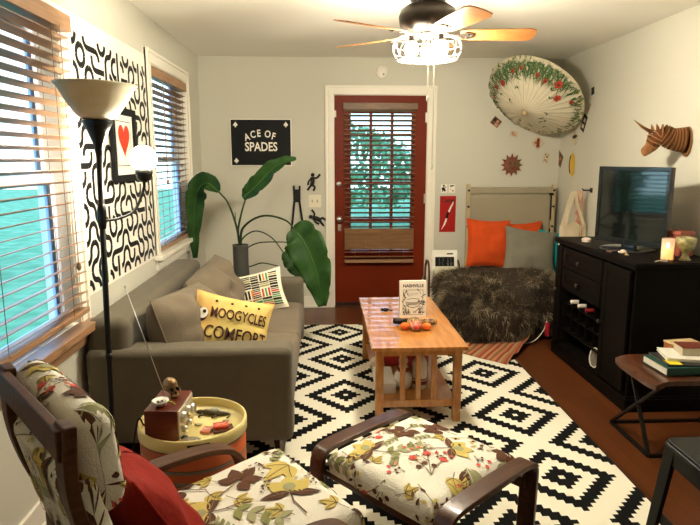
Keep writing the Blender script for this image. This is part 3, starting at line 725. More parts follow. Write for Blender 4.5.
for e, (p, c) in zip(rp.color_ramp.elements, ((0,(.52,.10,.02)),(.52,(.035,.02,.012)),(.58,(.20,.16,.11)),(.86,(.50,.09,.02)))): e.position = p; e.color = (*c, 1)
nt.links.new(rp.outputs[0], nt.nodes['Principled BSDF'].inputs['Base Color']); nt.nodes['Principled BSDF'].inputs['Roughness'].default_value = .45
MB().lathe([(.185,0),(.196,.01),(.197,.440),(.19,.444)], 64).build('drum', drumm, dt, smooth=True, bevel=0)
trayy = mat('tray_yellow', (.84,.72,.30), .4, var=.06, vs=4, coat=.2)
MB().lathe([(.0001,.452),(.190,.452),(.192,.456),(.192,.482),(.196,.485),(.201,.482),(.203,.47),(.203,.442),(.197,.438),(.19,.445)], 64).build('tray', trayy, dt, smooth=True)
mb = MB()
mb.grid(lambda i, j: (.2045*math.cos(R_(-84+22*i)), .2045*math.sin(R_(-84+22*i)), .451+.020*j), 10, 1); mb.build('handle_slot', blackm, dt, solid=.002)
TT = .4525
rad = thing('tabletop_radio', 'small mahogany wooden radio with silver knobs on the drum table', 'radio', (-.562, 2.035, TT), R_(-3))
MB().box(-.058,.058,-.095,.095,.004,.118).build('case', mat('mahogany', (.16,.028,.012), .3, c2=(.10,.016,.008), vs=7, stretch=(2,1,12), coat=.4), rad, bevel=.003)
MB().box(.056,.062,-.088,.088,.010,.112).build('front_panel', mat('radio_silver', (.62,.56,.42), .4, metal=.4, var=.06), rad, bevel=.002)
for y, z, r in ((-.055,.08,.020),(-.055,.035,.012),(.0,.035,.012),(.0,.08,.018),(.05,.06,.026)):
    MB().lathe([(r,0),(r,.010),(r*.85,.018),(.0001,.018)], 18, (.062,y,z), axis=(1,0,0)).build('knob', chrome, rad, smooth=True)
for x in (-.04,.04):
    for y in (-.08,.08): MB().lathe([(.007,0),(.007,.004)], 10, (x,y,0)).build('foot', blackm, rad)
MB().tube([(-.04,.08,.11), (-.155,.065,.52)], [.0022,.0012], 8).ell((-.155,.065,.522),(.004,.004,.004),8,6).build('antenna', chrome, rad, smooth=True)
MB().tube(bez([(-.058,-.0,.03),(-.085,-.02,.03),(-.11,-.02,.045),(-.17,.02,-.2)],6), .003, 8).build('power_cord', blackm, rad, smooth=True)
# skull
sk = thing('skull_ornament', 'bronze-gold skull ornament sitting on the wooden radio', 'ornament', (-.558, 2.072, TT+.118), R_(38)); sk.scale = (.88,)*3
bonem = mat('aged_gold', (.34,.22,.09), .4, c2=(.14,.07,.03), vs=30, metal=.45)
mb = MB().ell((-.004,.006,.048), (.029,.036,.032), 22, 14).ell((0,-.018,.026),(.020,.020,.022), 16, 10).ell((0,-.022,.010),(.017,.016,.010),14,8)
for sx in (-1,1): mb.ell((sx*.020,-.020,.030),(.008,.012,.007),10,6)
mb.build('cranium', bonem, sk, smooth=True)
mb = MB()
for sx in (-1,1): mb.ell((sx*.0115,-.0305,.041),(.0085,.009,.0085),14,8)
mb.ell((0,-.038,.027),(.004,.004,.007),8,6); mb.build('eye_sockets', mat('socket_dark', (.015,.008,.005), .8), sk, smooth=True)
mb = MB()
for k in range(6):
    for zz in (.012,.018): a = (k-2.5)*.0052; mb.box(a-.0022,a+.0022,-.0395+abs(a)*.25,-.034,zz-.0025,zz+.0025)
mb.build('teeth', mat('teeth_bone', (.55,.45,.28), .5, var=.1), sk, bevel=.0006)
o = MB().lathe([(.012,0),(.022,.008),(.030,.022),(.028,.023),(.018,.012),(.0001,.008)], 24).build('small_dish', _m['glazed_white'], smooth=True, loc=(-.577,1.985,TT+.118)); tag(o, 'tiny white dish with dark trinkets on the near end of the radio', 'dish')
mb = MB()
for x, y in ((-.008,.0),(.004,.006),(.006,-.007),(-.002,-.010)): mb.ell((x,y,.016),(.006,.005,.004),8,6)
mb.build('trinkets', mat('trinket_dark', (.06,.05,.06), .4, var=.3), o, smooth=True)
MB().tube(bez([(.018,.0,.018),(.035,.006,.012),(.050,.002,.004)],4), .003, 8).build('green_stem', mat('sprout_green', (.35,.45,.08), .5, var=.1), o, smooth=True)
# the lizard, stones and matchboxes on the tray
lz = MB(); pth = bez([(-.03,-.0,.010),(.0,.006,.011),(.03,.002,.012),(.06,.006,.010),(.085,.018,.006),(.10,.012,.004),(.098,-.012,.003)], 6)
lz.tube(pth, [.005,.008,.009,.009,.008,.008]+[.010]*6+[.011]*6+[.010,.009,.008,.008,.007,.006]+[.005]*6+[.003]*6+[.002], 12).ell((-.042,-.001,.010),(.014,.009,.008),12,8)
for x, s in ((-.01,1),(-.01,-1),(.045,1),(.045,-1)): lz.tube([(x,.004,.009),(x+.01,s*.018,.008),(x-.004,s*.027,.003)], .003, 6)
o = lz.build('lizard_ornament', mat('lizard_bronze', (.055,.045,.025), .4, c2=(.12,.10,.05), vs=60), smooth=True, loc=(-.465,2.165,TT), rot=(0,0,R_(-14))); tag(o, 'dark bronze lizard ornament stretched across the yellow tray', 'ornament')
def card(nm, label, cat, w, d, h, loc, rz, ms, deco=None):
    mb = MB().box(-w/2,w/2,-d/2,d/2,0,h)
    if deco: deco(mb, lambda a, b, l=0: (a, b, h+.0004+l*.3))
    o = mb.build(nm, ms, bevel=.001, loc=loc, rot=(0,0,rz)); tag(o, label, cat); return o
pr = mat('packet_red', (.62,.06,.03), .4, var=.1); pp = mat('packet_print', (.80,.55,.45), .5, var=.1)
def dd(mb, S):
    for p in ([(-.02,-.012),(.02,.012)],[(-.02,.012),(.02,-.012)],[(-.026,0),(.026,0)]): strip(mb, S, p, .0012, 1)
card('notebook', 'dark brown little notebook under the red packet on the tray', 'notebook', .075, .05, .008, (-.372,2.035,TT), R_(20), [mat('leather_brown', (.12,.05,.03), .5, var=.2)])
card('matchbox', 'bright red matchbox lying on top of the small brown notebook', 'matchbox', .055, .038, .012, (-.380,2.040,TT+.008), R_(12), [pr, pp], dd)
card('matchbox', 'pinkish red flat packet leaning left of the bright red matchbox', 'packet', .035, .045, .010, (-.428,2.025,TT), R_(-12), [mat('packet_pink', (.62,.20,.13), .5, var=.2), pp], dd)
def stone(label, loc, r, m, cat='stone', nm='pebble'):
    mb = MB().ell((0,0,r[2]), r, 16, 10); o = mb.build(nm, m, smooth=True, loc=loc); tag(o, label, cat); return o
mosaic = mat('mosaic_stone', (.5,.42,.28), .4, c2=(.05,.04,.03), vs=90)
stone('speckled mosaic turtle-shaped pebble at the near edge of the tray', (-.465,1.935,TT), (.038,.022,.010), mosaic)
stone('orange brown polished pebble between the radio and the speckled one', (-.505,1.925,TT), (.014,.012,.008), mat('amber_stone', (.45,.16,.04), .2, var=.2))
stone('black pebble at the foot of the radio', (-.532,1.922,TT) if 0 else (-.491,1.955,TT), (.014,.012,.010), metal_blk)
stone('round dark coin-like button at the right of the tray', (-.372,2.10,TT), (.014,.014,.003), mosaic, 'button', 'button')
stone('grey-green crystal stone near the far rim of the tray', (-.432,2.195,TT), (.020,.012,.008), mat('green_stone', (.30,.33,.20), .3, c2=(.5,.5,.4), vs=60))
stone('pale cream square soap-like stone in the middle of the tray', (-.468,2.075,TT), (.014,.010,.005), mat('cream_stone', (.80,.68,.42), .5, var=.05))
stone('pale pink round stone at the near right of the tray', (-.392,1.955,TT), (.012,.011,.006), mat('pink_stone', (.70,.48,.32), .4, var=.1))

# ================================================================== armchair and footstool
def wrap(s, A, r, l):
    k = 1 if s >= 0 else -1; t = abs(s)-(A-r)
    if t <= 0: return s, -l
    th = t/r
    if th < PI/2: return k*(A-r+(r+l)*math.sin(th)), r-(r+l)*math.cos(th)
    return k*(A+l), r+(t-r*PI/2)
def pad(mb, A, B, r, z, th, dome=.02, wr=.004, lo=None):
    def S(a, b, l=0):
        x, da = wrap(a, A, r, l); y, db_ = wrap(b, B, r, l)
        zz = z - da - db_ - l + dome*max(0,1-(x/A)**2)*max(0,1-(y/B)**2) + wr*noise.noise(Vector((x*7, y*7, z*3)))
        if da > 0 and db_ > 0:   # round the corner
            zz = z - math.hypot(max(da,0), max(db_,0)) if True else zz
            q = .25*min(da,db_); x -= q*(1 if x > 0 else -1); y -= q*(1 if y > 0 else -1)
        return Vector((x, y, max(zz, z-th)))
    ea, eb = A-r+r*PI/2+th-r, B-r+r*PI/2+th-r
    mb.grid(lambda i, j: S((2*i-1)*ea, (2*j-1)*eb), 44, 44, 0)
    mb.raw([(-A,-B,z-th+.001),(A,-B,z-th+.001),(A,B,z-th+.001),(-A,B,z-th+.001)], [(0,3,2,1)], 0)
    return S, ea, eb
def roll(mb, r, s, B, er):
    "stadium section (radius r, straight s) across Y; t runs round the section, from back-bottom up over the top"
    per = 2*s + 2*PI*r
    def S(t, b, l=0):
        t = t % per; R = r+l
        if t < s: x, z = -R, -s/2+t
        elif t < s+PI*r: a = (t-s)/r; x, z = -R*math.cos(a), s/2+R*math.sin(a)
        elif t < 2*s+PI*r: x, z = R, s/2-(t-s-PI*r)
        else: a = (t-2*s-PI*r)/r; x, z = R*math.cos(a), -s/2-R*math.sin(a)
        e = max(0, abs(b)-(B-er))/er; e = min(1, e); q = math.sqrt(max(1e-4, 1-e*e)); k = .0+q
        zc = max(-s/2, min(s/2, z)); k2 = 1-(1-q)*.3
        return Vector((x*k, (1 if b > 0 else -1)*(B-er+er*math.sin(min(1,e)*PI/2)) if e > 0 else b, zc*k2+(z-zc)*k))
    mb.grid(lambda i, j: S(i*per, (2*j-1)*B), 48, 40, 0, closed_u=True)
    return S, per
CA = R_(40)
ch = thing('armchair', 'bentwood armchair with leaf-print cushions in the near left corner', 'armchair', (-.30, 1.50, .013), CA)
for sy in (-1, 1):
    y = sy*.212   # seat and back support, one bent member
    pts = bez([(.36,y,.35),(.10,y,.305),(-.10,y,.275),(-.20,y,.31),(-.27,y,.38),(-.325,y,.46),(-.355,y,.54),(-.405,y,.68),(-.428,y,.80),(-.424,y,.925)], 6)
    MB().bar(pts, .013, .028).build('side_member', walnut_b, ch, bevel=.004)
    y = sy*.285   # runner, front curve and arm
    pts = bez([(-.36,y,.02),(-.10,y,.02),(.16,y,.02),(.25,y,.06),(.275,y,.16),(.265,y,.33),(.235,y,.43),(.16,y,.475),(.0,y,.49),(-.22,y,.485)], 6)
    MB().bar(pts, .010, .030).build('arm', walnut_b, ch, bevel=.004)
MB().bar([(-.437,-.228,.888),(-.437,.228,.888)], .032, .011).build('top_rail', walnut_b, ch, bevel=.004)
MB().bar([(-.365,-.212,.50),(-.365,.212,.50)], .022, .010).build('back_rail', walnut_b, ch, bevel=.004)
MB().bar([(.32,-.212,.325),(.32,.212,.325)], .022, .011).build('front_rail', walnut_b, ch, bevel=.004)
MB().bar([(-.17,-.285,.25),(-.17,.285,.25)], .022, .011).build('rear_rail', walnut_b, ch, bevel=.004)
mb = MB(); S, ea, eb = pad(mb, .285, .245, .045, .43, .11, .012); scatter(mb, S, -.33, .34, -.27, .27, 5, .125, 1.4)
mb.build('seat_cushion', FAB, ch, smooth=True, loc=(.10,0,0), rot=(0,R_(-6),R_(-6)))
mb = MB(); S, per = roll(mb, .030, .36, .225, .028); scatter(mb, S, .0, per, -.21, .21, 8, .105, 1.15)
mb.build('back_cushion', FAB, ch, smooth=True, loc=(-.362,0,.60), rot=(0,R_(-13),0))
mb = MB(); S, per = roll(mb, .046, .14, .220, .044); scatter(mb, S, 0, per, -.20, .20, 3, .092, .92)
mb.build('head_cushion', FAB, ch, smooth=True, loc=(-.366,.004,.815), rot=(0,R_(-6),0))
ridge = [.0]
mbp = MB()
def rp_(mb, S):
    ring = [S(-.19+.38*i/20, -.0+.20*math.sin(0), .0) for i in range(21)]
rpw = Matrix.Translation((-.30,1.50,0)) @ Matrix.Rotation(CA,4,'Z')
mb = MB(); S = pillow(mb, .44, .42, .14, 0, .05, 24, .03, 2)
mb.tube([S(.0+.004*math.sin(i), -.21+.42*i/20, .001) for i in range(21)], .0022, 6, 1)
o = mb.build('throw_pillow', [redcot, mat('red_seam', (.16,.006,.004), .9, bump=.1)], smooth=True)
o.matrix_world = rpw @ Matrix.Translation((-.18,.01,.535)) @ Matrix.Rotation(R_(-28),4,'Y') @ Matrix.Rotation(R_(90),4,'Z') @ Matrix.Rotation(R_(8),4,'Y')
tag(o, 'plain red square pillow propped on the leaf-print armchair', 'pillow')

fs = thing('footstool', 'bentwood footstool with a leaf-print cushion, in front of the coffee table', 'footstool', (.361, 2.016, .013), R_(41)); fs.scale = (.96, 1.03, .93)
for sy in (-1, 1):
    y = sy*.285
    pts = bez([(-.262,y,0),(-.268,y,.15),(-.275,y,.27),(-.262,y,.335),(-.215,y,.362),(-.05,y,.368),(.12,y,.366),(.235,y,.358),(.262,y,.335),(.268,y,.30),(.262,y,.15),(.255,y,0)], 6)
    MB().bar(pts, .010, .033).build('side_frame', walnut, fs, bevel=.004)
for x in (-.245, .235): MB().bar([(x,-.285,.275),(x,.285,.275)], .024, .011).build('cross_rail', walnut, fs, bevel=.004)
for sy in (-1,1): MB().bar([(-.235,sy*.245,.29),(.225,sy*.245,.29)], .016, .010).build('seat_rail', walnut, fs, bevel=.003)
mb = MB(); S, ea, eb = pad(mb, .262, .25, .05, .368, .085, .022); scatter(mb, S, -.285, .285, -.27, .27, 14, .112, 1.3)
mb.build('cushion', FAB, fs, smooth=True)

# ================================================================== media cabinet
CX0, CX1, CY0, CY1, CZ = 1.715, 2.20, 3.10, 4.18, .865
cab = thing('media_cabinet', 'dark espresso media cabinet with drawers and a wine rack, under the television', 'cabinet', (CX0, CY0, 0))
L = CY1-CY0; Dp = CX1-CX0
c = MB(); c.box(.0,Dp,0,.02,.09,CZ-.03).box(0,Dp,L-.02,L,.09,CZ-.03).box(Dp-.012,Dp,.02,L-.02,.09,CZ-.03).box(.0,Dp-.012,.02,L-.02,.09,.11)
c.box(.0,Dp-.012,.34,.355,.11,CZ-.03).box(0,Dp-.012,L-.135,L-.12,.11,CZ-.03).box(0,Dp-.012,.355,L-.135,.505,.52).box(.0,Dp-.012,.02,L-.02,CZ-.045,CZ-.03)
c.box(.0,Dp-.012,.355,L-.135,.215,.228)
c.build('body', espresso, cab, bevel=.002)
MB().box(-.025,Dp,-.025,L+.025,CZ-.03,CZ-.006).box(-.018,Dp,-.018,L+.018,CZ-.042,CZ-.03).box(-.02,Dp,-.02,L+.02,CZ-.006,CZ).build('top', espresso, cab, bevel=.004)
MB().box(-.012,Dp,-.012,L+.012,0,.075).box(-.006,Dp,-.006,L+.006,.075,.09).build('plinth', espresso, cab, bevel=.004)
def front(y0, y1, z0, z1, name, knob_y, knob_z):
    mb = MB().box(-.018,.0,y0,y1,z0,z1); t = .045
    mb.box(-.024,-.018,y0,y0+t,z0,z1).box(-.024,-.018,y1-t,y1,z0,z1).box(-.024,-.018,y0+t,y1-t,z0,z0+t*.8).box(-.024,-.018,y0+t,y1-t,z1-t*.8,z1)
    o = mb.build(name, espresso, cab, bevel=.003)
    MB().lathe([(.006,0),(.005,.012),(.013,.018),(.014,.024),(.008,.03),(.0001,.031)], 16, (-.024,knob_y,knob_z), axis=(-1,0,0)).build('knob', mat('antique_knob', (.10,.08,.06), .3, metal=.8, var=.1), o, smooth=True)
front(.36, L-.14, .675, .81, 'drawer', .65, .742); front(.36, L-.14, .525, .668, 'drawer', .65, .597)
front(.025, .335, .11, .81, 'door', .31, .45); front(L-.115, L-.022, .11, .81, 'door', L-.09, .50)
mb = MB().box(.25,.258,.36,L-.14,.232,.50)   # the crossed bars of the wine rack
za, zb_ = .235, .50; ya, yb = .36, L-.14
for k in range(1, 5):
    y = ya+(yb-ya)*k/5; mb.box(.01,.25,y-.004,y+.004,za-.003,zb_)
for k in (1, 2): z = za+(zb_-za)*k/3; mb.box(.012,.25,ya,yb,z-.004,z+.004)
mb.build('wine_rack', espresso, cab)
def bottle(y, z, glass, cap, label, lean=0):
    t = thing('wine_bottle', label, 'bottle', (CX0+.04, CY0+y, z))
    MB().lathe([(.0125,-.055),(.0135,-.05),(.0135,.02),(.018,.035),(.037,.075),(.037,.235),(.034,.24),(.0001,.24)], 20, (0,0,0), axis=(1,0,0)).build('glass_body', glass, t, smooth=True)
    MB().lathe([(.0001,-.062),(.014,-.062),(.0145,-.06),(.0145,-.005),(.0135,.0)], 18, (0,0,0), axis=(1,0,0)).build('neck_foil', cap, t, smooth=True)
gdark = mat('bottle_green', (.01,.02,.01), .1, var=.1, coat=.5)
bottle(.766, .457, gdark, mat('foil_white', (.80,.72,.66), .4, var=.05), 'wine bottle with pale pink neck foil in the rack, nearest the fur throw')
bottle(.65, .457, gdark, _m['foil_white'], 'wine bottle with a small cream neck foil in the middle of the rack')
bottle(.534, .457, gdark, mat('foil_red', (.22,.015,.015), .4, var=.1), 'wine bottle with a dark red neck foil in the cabinet rack')
o = MB().lathe([(.0001,0),(.040,.0),(.060,.014),(.064,.018),(.062,.020),(.056,.016),(.038,.006),(.0001,.005)], 36).build('plate', [mat('plate_grey', (.16,.14,.11), .3, var=.1)], smooth=True)
o.matrix_world = Matrix.Translation((CX0+.03, CY0+.44, .168)) @ Matrix.Rotation(R_(-82),4,'Y'); tag(o, 'round plate with a white rim standing in the bottom of the cabinet', 'plate')
MB().lathe([(.058,.0145),(.0655,.018),(.0655,.021),(.058,.0185),(.058,.0145)], 40, cap=False).build('rim', mat('rim_white', (.85,.80,.72), .3, var=.03), o, smooth=True)

# ------------------------------------------------------------------ television
PA, PB = Vector((1.815, 3.83)), Vector((2.000, 3.33)); dv = (PB-PA); TW = dv.length; tang = math.atan2(dv.y, dv.x)
TC = (PA+PB)/2; TV = thing('television', 'black flat television on the espresso cabinet, screen facing the sofa', 'television', (TC.x, TC.y, CZ), tang)
tvb = mat('tv_black', (.008,.008,.008), .25, coat=.4, var=.1); z0, z1 = .032, .512
# local x runs from the far edge to the near edge, local -y faces the sofa
MB().box(-TW/2,TW/2,-.002,.03,z0,z1).box(-TW/2+.03,TW/2-.03,.03,.06,z0+.06,z1-.07).build('housing', tvb, TV, bevel=.006)
t = .024
MB().box(-TW/2,TW/2,-.010,-.002,z1-t,z1).box(-TW/2,TW/2,-.010,-.002,z0,z0+t*1.3).box(-TW/2,-TW/2+t,-.010,-.002,z0+t,z1-t).box(TW/2-t,TW/2,-.010,-.002,z0+t,z1-t).build('bezel', tvb, TV, bevel=.002)
MB().box(-TW/2+t,TW/2-t,-.005,-.002,z0+t*1.2,z1-t).build('screen', mat('tv_screen', (.004,.006,.006), .06, spec=.8, coat=.6), TV)
MB().lathe([(.0001,0),(.165,0),(.16,.010),(.10,.014),(.035,.018),(.0001,.018)], 40).box(-.05,.05,-.004,.022,.012,.09).build('stand', tvb, TV, smooth=False, bevel=.002)
for sgn in (-1,1):
    pass
o_ = Vector(at(669, 233, 2, CZ+.10))
def cabthing(px, py): p = at(px, py, 2, CZ); return (p.x, p.y, CZ)
o = MB().ell((0,0,.014),(.034,.024,.016),16,10).lathe([(.030,0),(.030,.003)],16).build('soap_dish', mat('shell_pink', (.75,.62,.52), .4, var=.1), smooth=True, loc=(1.80,3.93,CZ)); tag(o, 'small pale shell dish on the cabinet at the far side of the television', 'dish')
o = MB().ell((0,0,.014),(.020,.020,.014),14,8).build('pebble', mat('pebble_cream', (.70,.55,.40), .4, var=.1), smooth=True, loc=(1.785,3.40,CZ)); tag(o, 'round cream pebble on the cabinet in front of the television stand', 'stone')
o = MB().ell((0,0,.009),(.013,.016,.009),14,8).lathe([(.008,.008),(.007,.02),(.0001,.022)],12).build('bottle_stopper', mat('dull_brass', (.35,.25,.12), .35, metal=.7, var=.2), smooth=True, loc=(1.765,3.32,CZ)); tag(o, 'tiny brass stopper beside the cream pebble on the cabinet', 'ornament')
o = MB().box(-.035,.035,-.02,.02,0,.012).build('key_case', mat('case_brown', (.10,.05,.03), .4, var=.2), bevel=.004, loc=(1.755,3.47,CZ), rot=(0,0,.5)); tag(o, 'small dark case on the cabinet front edge, left of the cream pebble', 'case')
# candle jar, goblet and things at the near end
cj = thing('candle_jar', 'printed glass candle jar glowing yellow at the near end of the cabinet', 'candle', (1.915, 3.165, CZ))
MB().lathe([(.030,0),(.034,.004),(.034,.125),(.031,.125),(.031,.01),(.0001,.01)], 28).build('glass', mat('jar_glass', (.95,.85,.70), .1, c2=(.75,.60,.60), vs=16, alpha=.38), cj, smooth=True)
MB().lathe([(.0001,.011),(.029,.011),(.029,.070),(.0001,.066)], 24).build('wax', mat('warm_wax', (.85,.62,.28), .5, emit=(1,.50,.12), es=.9), cj, smooth=True)
MB().ell((0,0,.084),(.006,.006,.016),12,10).build('flame', mat('flame', (1,.7,.3), .5, emit=(1,.6,.2), es=18), cj, smooth=True)
gb = MB().lathe([(.0001,0),(.030,0),(.032,.006),(.024,.014),(.017,.03),(.018,.045),(.030,.058),(.044,.075),(.050,.10),(.052,.128),(.048,.13),(.046,.10),(.038,.078),(.0001,.062)], 32).build('goblet', mat('goblet_green', (.42,.38,.17), .35, c2=(.22,.21,.10), vs=50, coat=.3, bump=.4, bs=70), smooth=True, loc=(2.02,3.17,CZ)); tag(gb, 'embossed olive green goblet at the near right end of the cabinet', 'goblet')
o = MB().box(-.05,.05,-.07,.07,0,.12).build('tin_box', mat('tin_pattern', (.36,.07,.04), .45, c2=(.10,.04,.05), vs=28), bevel=.006, loc=(2.09,3.36,CZ), rot=(0,0,.2)); tag(o, 'dark red patterned tin box behind the candle jar and goblet', 'box')
MB().box(-.052,.052,-.072,.072,.12,.145).build('lid', mat('tin_lid_red', (.45,.15,.09), .4, c2=(.2,.04,.03), vs=18), o, bevel=.006)
o = MB().box(-.030,.030,-.018,.018,0,.035).box(-.016,.0,-.012,.01,.035,.05).build('trinket_box', [mat('trinket_blue', (.03,.035,.08), .3, var=.3)], bevel=.004, loc=(1.985,3.12,CZ) if 0 else (1.955,3.225,CZ)); tag(o, 'dark blue trinket box between the candle jar and the red tin', 'box')
o = MB().tube(bez([(-.03,0,.004),(0,.008,.006),(.03,-.004,.004)],5), .004, 8).ell((.034,-.004,.006),(.009,.007,.006),10,6).build('charm', chrome, smooth=True, loc=(1.85,3.115,CZ)); tag(o, 'tiny silver charm in front of the candle jar', 'ornament')
# bag and scarf hanging at the back corner beside the television
bg = thing('tote_bag', 'cream canvas tote bag hanging by its straps near the far corner of the cabinet', 'bag', (2.085, 4.82, .525), R_(-72))
def bagf(i, j, sg):
    w = .148*(1-.10*j); y = (i-.5)*2*w; z = .36*j - .02*math.sin(i*9); d = sg*.035*math.sin(PI*i)*(1-j*.6)+.012*noise.noise(Vector((y*14, z*10, sg)))
    return (d, y, z)
mb = MB()
for sg in (-1, 1): mb.grid(lambda i, j, sg=sg: bagf(i, j, sg), 20, 14)
mb.build('pouch', mat('canvas_cream', (.72,.62,.44), .9, var=.08, bump=.3, bs=200), bg, smooth=True)
mb = MB()
for sg, yo in ((-1,.0),(1,.02)):
    mb.bar(bez([(sg*.02,.10,.34),(sg*.012,.03,.50),(.01,-.03+yo,.62),(sg*.012,-.06,.50),(sg*.02,-.10,.34)],8), .014, .002, ref=(0,1,0))
mb.build('strap', _m['canvas_cream'], bg)
sc = MB(); sc.grid(lambda i, j: (2.135+.045*(i-.5)*(1+.9*(1-j)), 4.84+.012*math.sin(i*16), .62+.54*j), 16, 20)
o = sc.build('scarf', mat('scarf_weave', (.50,.10,.06), .9, c2=(.72,.60,.42), vs=26, stretch=(1,1,.5)), smooth=True, solid=.004); tag(rebase(o), 'red and cream scarf hanging behind the television beside the tote bag', 'scarf')
hk = MB().tube([(XR-.002,4.86,1.165),(XR-.07,4.86,1.165),(XR-.08,4.86,1.18)], .006, 8).box(XR-.006,XR,4.84,4.88,1.145,1.185).build('coat_hook', bronze); tag(rebase(hk), 'small dark hook on the right wall holding the tote bag', 'hook')

# ================================================================== daybed corner
PX0, PX1 = 1.345, 2.145; YP = 5.44
bed = thing('daybed', 'low daybed with a tall canvas back panel on wooden posts, in the back right corner', 'daybed', ((PX0+PX1)/2, 5.0, 0))
bx, by = (PX0+PX1)/2, 5.0
pine = mat('pine_post', (.50,.40,.24), .55, var=.15, vs=4, stretch=(4,4,1)); canvas = mat('canvas_beige', (.33,.29,.205), .9, var=.06, bump=.25, bs=160)
for x in (PX0, PX1):
    p = MB().box(x-bx-.016, x-bx+.016, YP-by-.018, YP-by+.018, 0, 1.19).build('post', pine, bed, bevel=.003)
    mb = MB()
    for z in (1.135, .985, .80): mb.lathe([(.011,0),(.011,.006),(.005,.009),(.0001,.009)], 12, (x-bx+(0.02 if x == PX0 else -.02)*0, YP-by-.018, z), axis=(0,-1,0))
    mb.build('bolt', metal_blk, p)
    if x == PX1:
        MB().box(x-bx-.030,x-bx-.018,YP-by-.026,YP-by-.018,.86,1.10).box(x-bx-.030,x-bx-.018,YP-by-.026,YP-by-.018,.62,.78).box(x-bx-.045,x-bx-.005,YP-by-.028,YP-by-.018,1.09,1.11).build('bracket', metal_blk, p, bevel=.002)
MB().box(PX0-bx+.016,PX1-bx-.016,YP-by-.012,YP-by+.012,1.105,1.165).build('top_rail', canvas, bed, bevel=.008)
MB().grid(lambda i, j: (PX0-bx+.016+(PX1-PX0-.032)*i, YP-by+.004+.010*math.sin(PI*i)*math.sin(PI*j)+.003*math.sin(i*22)*(1-j), .30+.80*j), 40, 20).build('back_panel', canvas, bed, smooth=True, solid=.003)
MB().box(PX0-bx-.02,PX1-bx+.02,-.42,.40,.14,.20).build('seat_frame', pine, bed, bevel=.005)
for x in (PX0-bx, PX1-bx):
    for y in (-.38, .36): MB().box(x-.02,x+.02,y-.02,y+.02,0,.14).build('leg', pine, bed, bevel=.003)
MB().box(PX0-bx,PX1-bx,-.40,.40,.20,.36).build('mattress', mat('mattress_grey', (.20,.18,.15), .9, var=.1), bed, bevel=.03, seg=4)
soft('cushion', .40, .44, .13, (1.50, 5.26, .665), (R_(-17), R_(3), R_(0)), mat('orange_cotton', (.62,.075,.012), .85, var=.15, vs=10, bump=.2), 'bright orange cushion at the left of the daybed back', 'cushion', 3, wr=.025)
soft('cushion', .34, .38, .10, (1.87, 5.34, .655), (R_(-13), R_(-4), R_(2)), _m['orange_cotton'], 'bright orange cushion mostly hidden behind the grey cushion', 'cushion', 5, wr=.02)
soft('cushion', .46, .42, .14, (1.83, 5.10, .61), (R_(-24), R_(8), R_(-3)), mat('grey_cotton', (.20,.19,.145), .88, var=.12, vs=10, bump=.2), 'sage grey cushion leaning in front of the orange cushions', 'cushion', 7, wr=.03)
soft('cushion', .26, .40, .11, (2.055, 5.20, .58), (R_(-12), R_(4), R_(-30)), mat('teal_cotton', (.0,.30,.32), .85, var=.2, vs=10, bump=.2), 'turquoise cushion squeezed in at the right end of the daybed', 'cushion', 8, wr=.02)
# the fur throw: long hair over the draped hide
hide = MB(); pts = []
q = random.Random(12)
def sqd(cx, cy, cz, rx, ry, rz, u, v, e=.55):
    f = lambda w: math.copysign(abs(w)**e, w)
    cu, su, cv, sv = f(math.cos(u)), f(math.sin(u)), f(math.cos(v)), f(math.sin(v))
    p = Vector((cx+rx*cv*cu, cy+ry*cv*su, cz+rz*sv))
    n = Vector((math.cos(v)*math.cos(u)/rx, math.cos(v)*math.sin(u)/ry, math.sin(v)/rz)).normalized()
    p += n*(.035*noise.noise(p*4.5)+.015*noise.noise(p*11)); p.z = max(.012, p.z)
    return p, n
lobes = [(1.50,4.80,.255,.53,.40,.235), (1.08,4.58,.20,.15,.22,.20), (1.36,4.50,.16,.28,.17,.155)]
for lb in lobes: hide.grid(lambda i, j, lb=lb: sqd(*lb, 2*PI*i, -PI/2+PI*j)[0], 56, 30, 0)
for k in range(30000):
    lb = lobes[0] if k % 10 < 6 else (lobes[1] if k % 10 < 8 else lobes[2])
    p, n = sqd(*lb, q.uniform(PI*.85, PI*2.1), math.asin(q.uniform(-.75, 1)), )
    if p.z < .03: continue
    d = (n*.7 + Vector((q.gauss(0,.45), q.gauss(0,.45)-.1, q.gauss(0,.4)-.55))).normalized(); ln = q.uniform(.03,.075); s = d.cross(Vector((q.gauss(0,1),q.gauss(0,1),q.gauss(0,1)))).normalized()*.0016
    mid_ = p + d*ln*.55; tip = p + d*ln + Vector((0,0,-.012)); tip.z = max(tip.z, .014); mid_.z = max(mid_.z, .014)
    w = noise.noise(p*16)*.7 + noise.noise(p*5)*.5 + q.gauss(0,.16); hide.raw([p-s, p+s, mid_+s*.7, mid_-s*.7, tip], [(0,1,2,3),(3,2,4)], 0 if w < -.10 else (1 if w < .14 else (2 if w < .42 else 3)))
fur = hide.build('fur_throw', [mat('fur_dark', (.035,.025,.017), .75, bump=.1), mat('fur_brown', (.085,.062,.038), .7, bump=.1), mat('fur_mid', (.19,.145,.09), .65, bump=.1), mat('fur_tip', (.40,.33,.22), .6, bump=.1)], smooth=False)
tag(rebase(fur), 'shaggy dark brown fur throw draped over the seat of the daybed', 'throw')

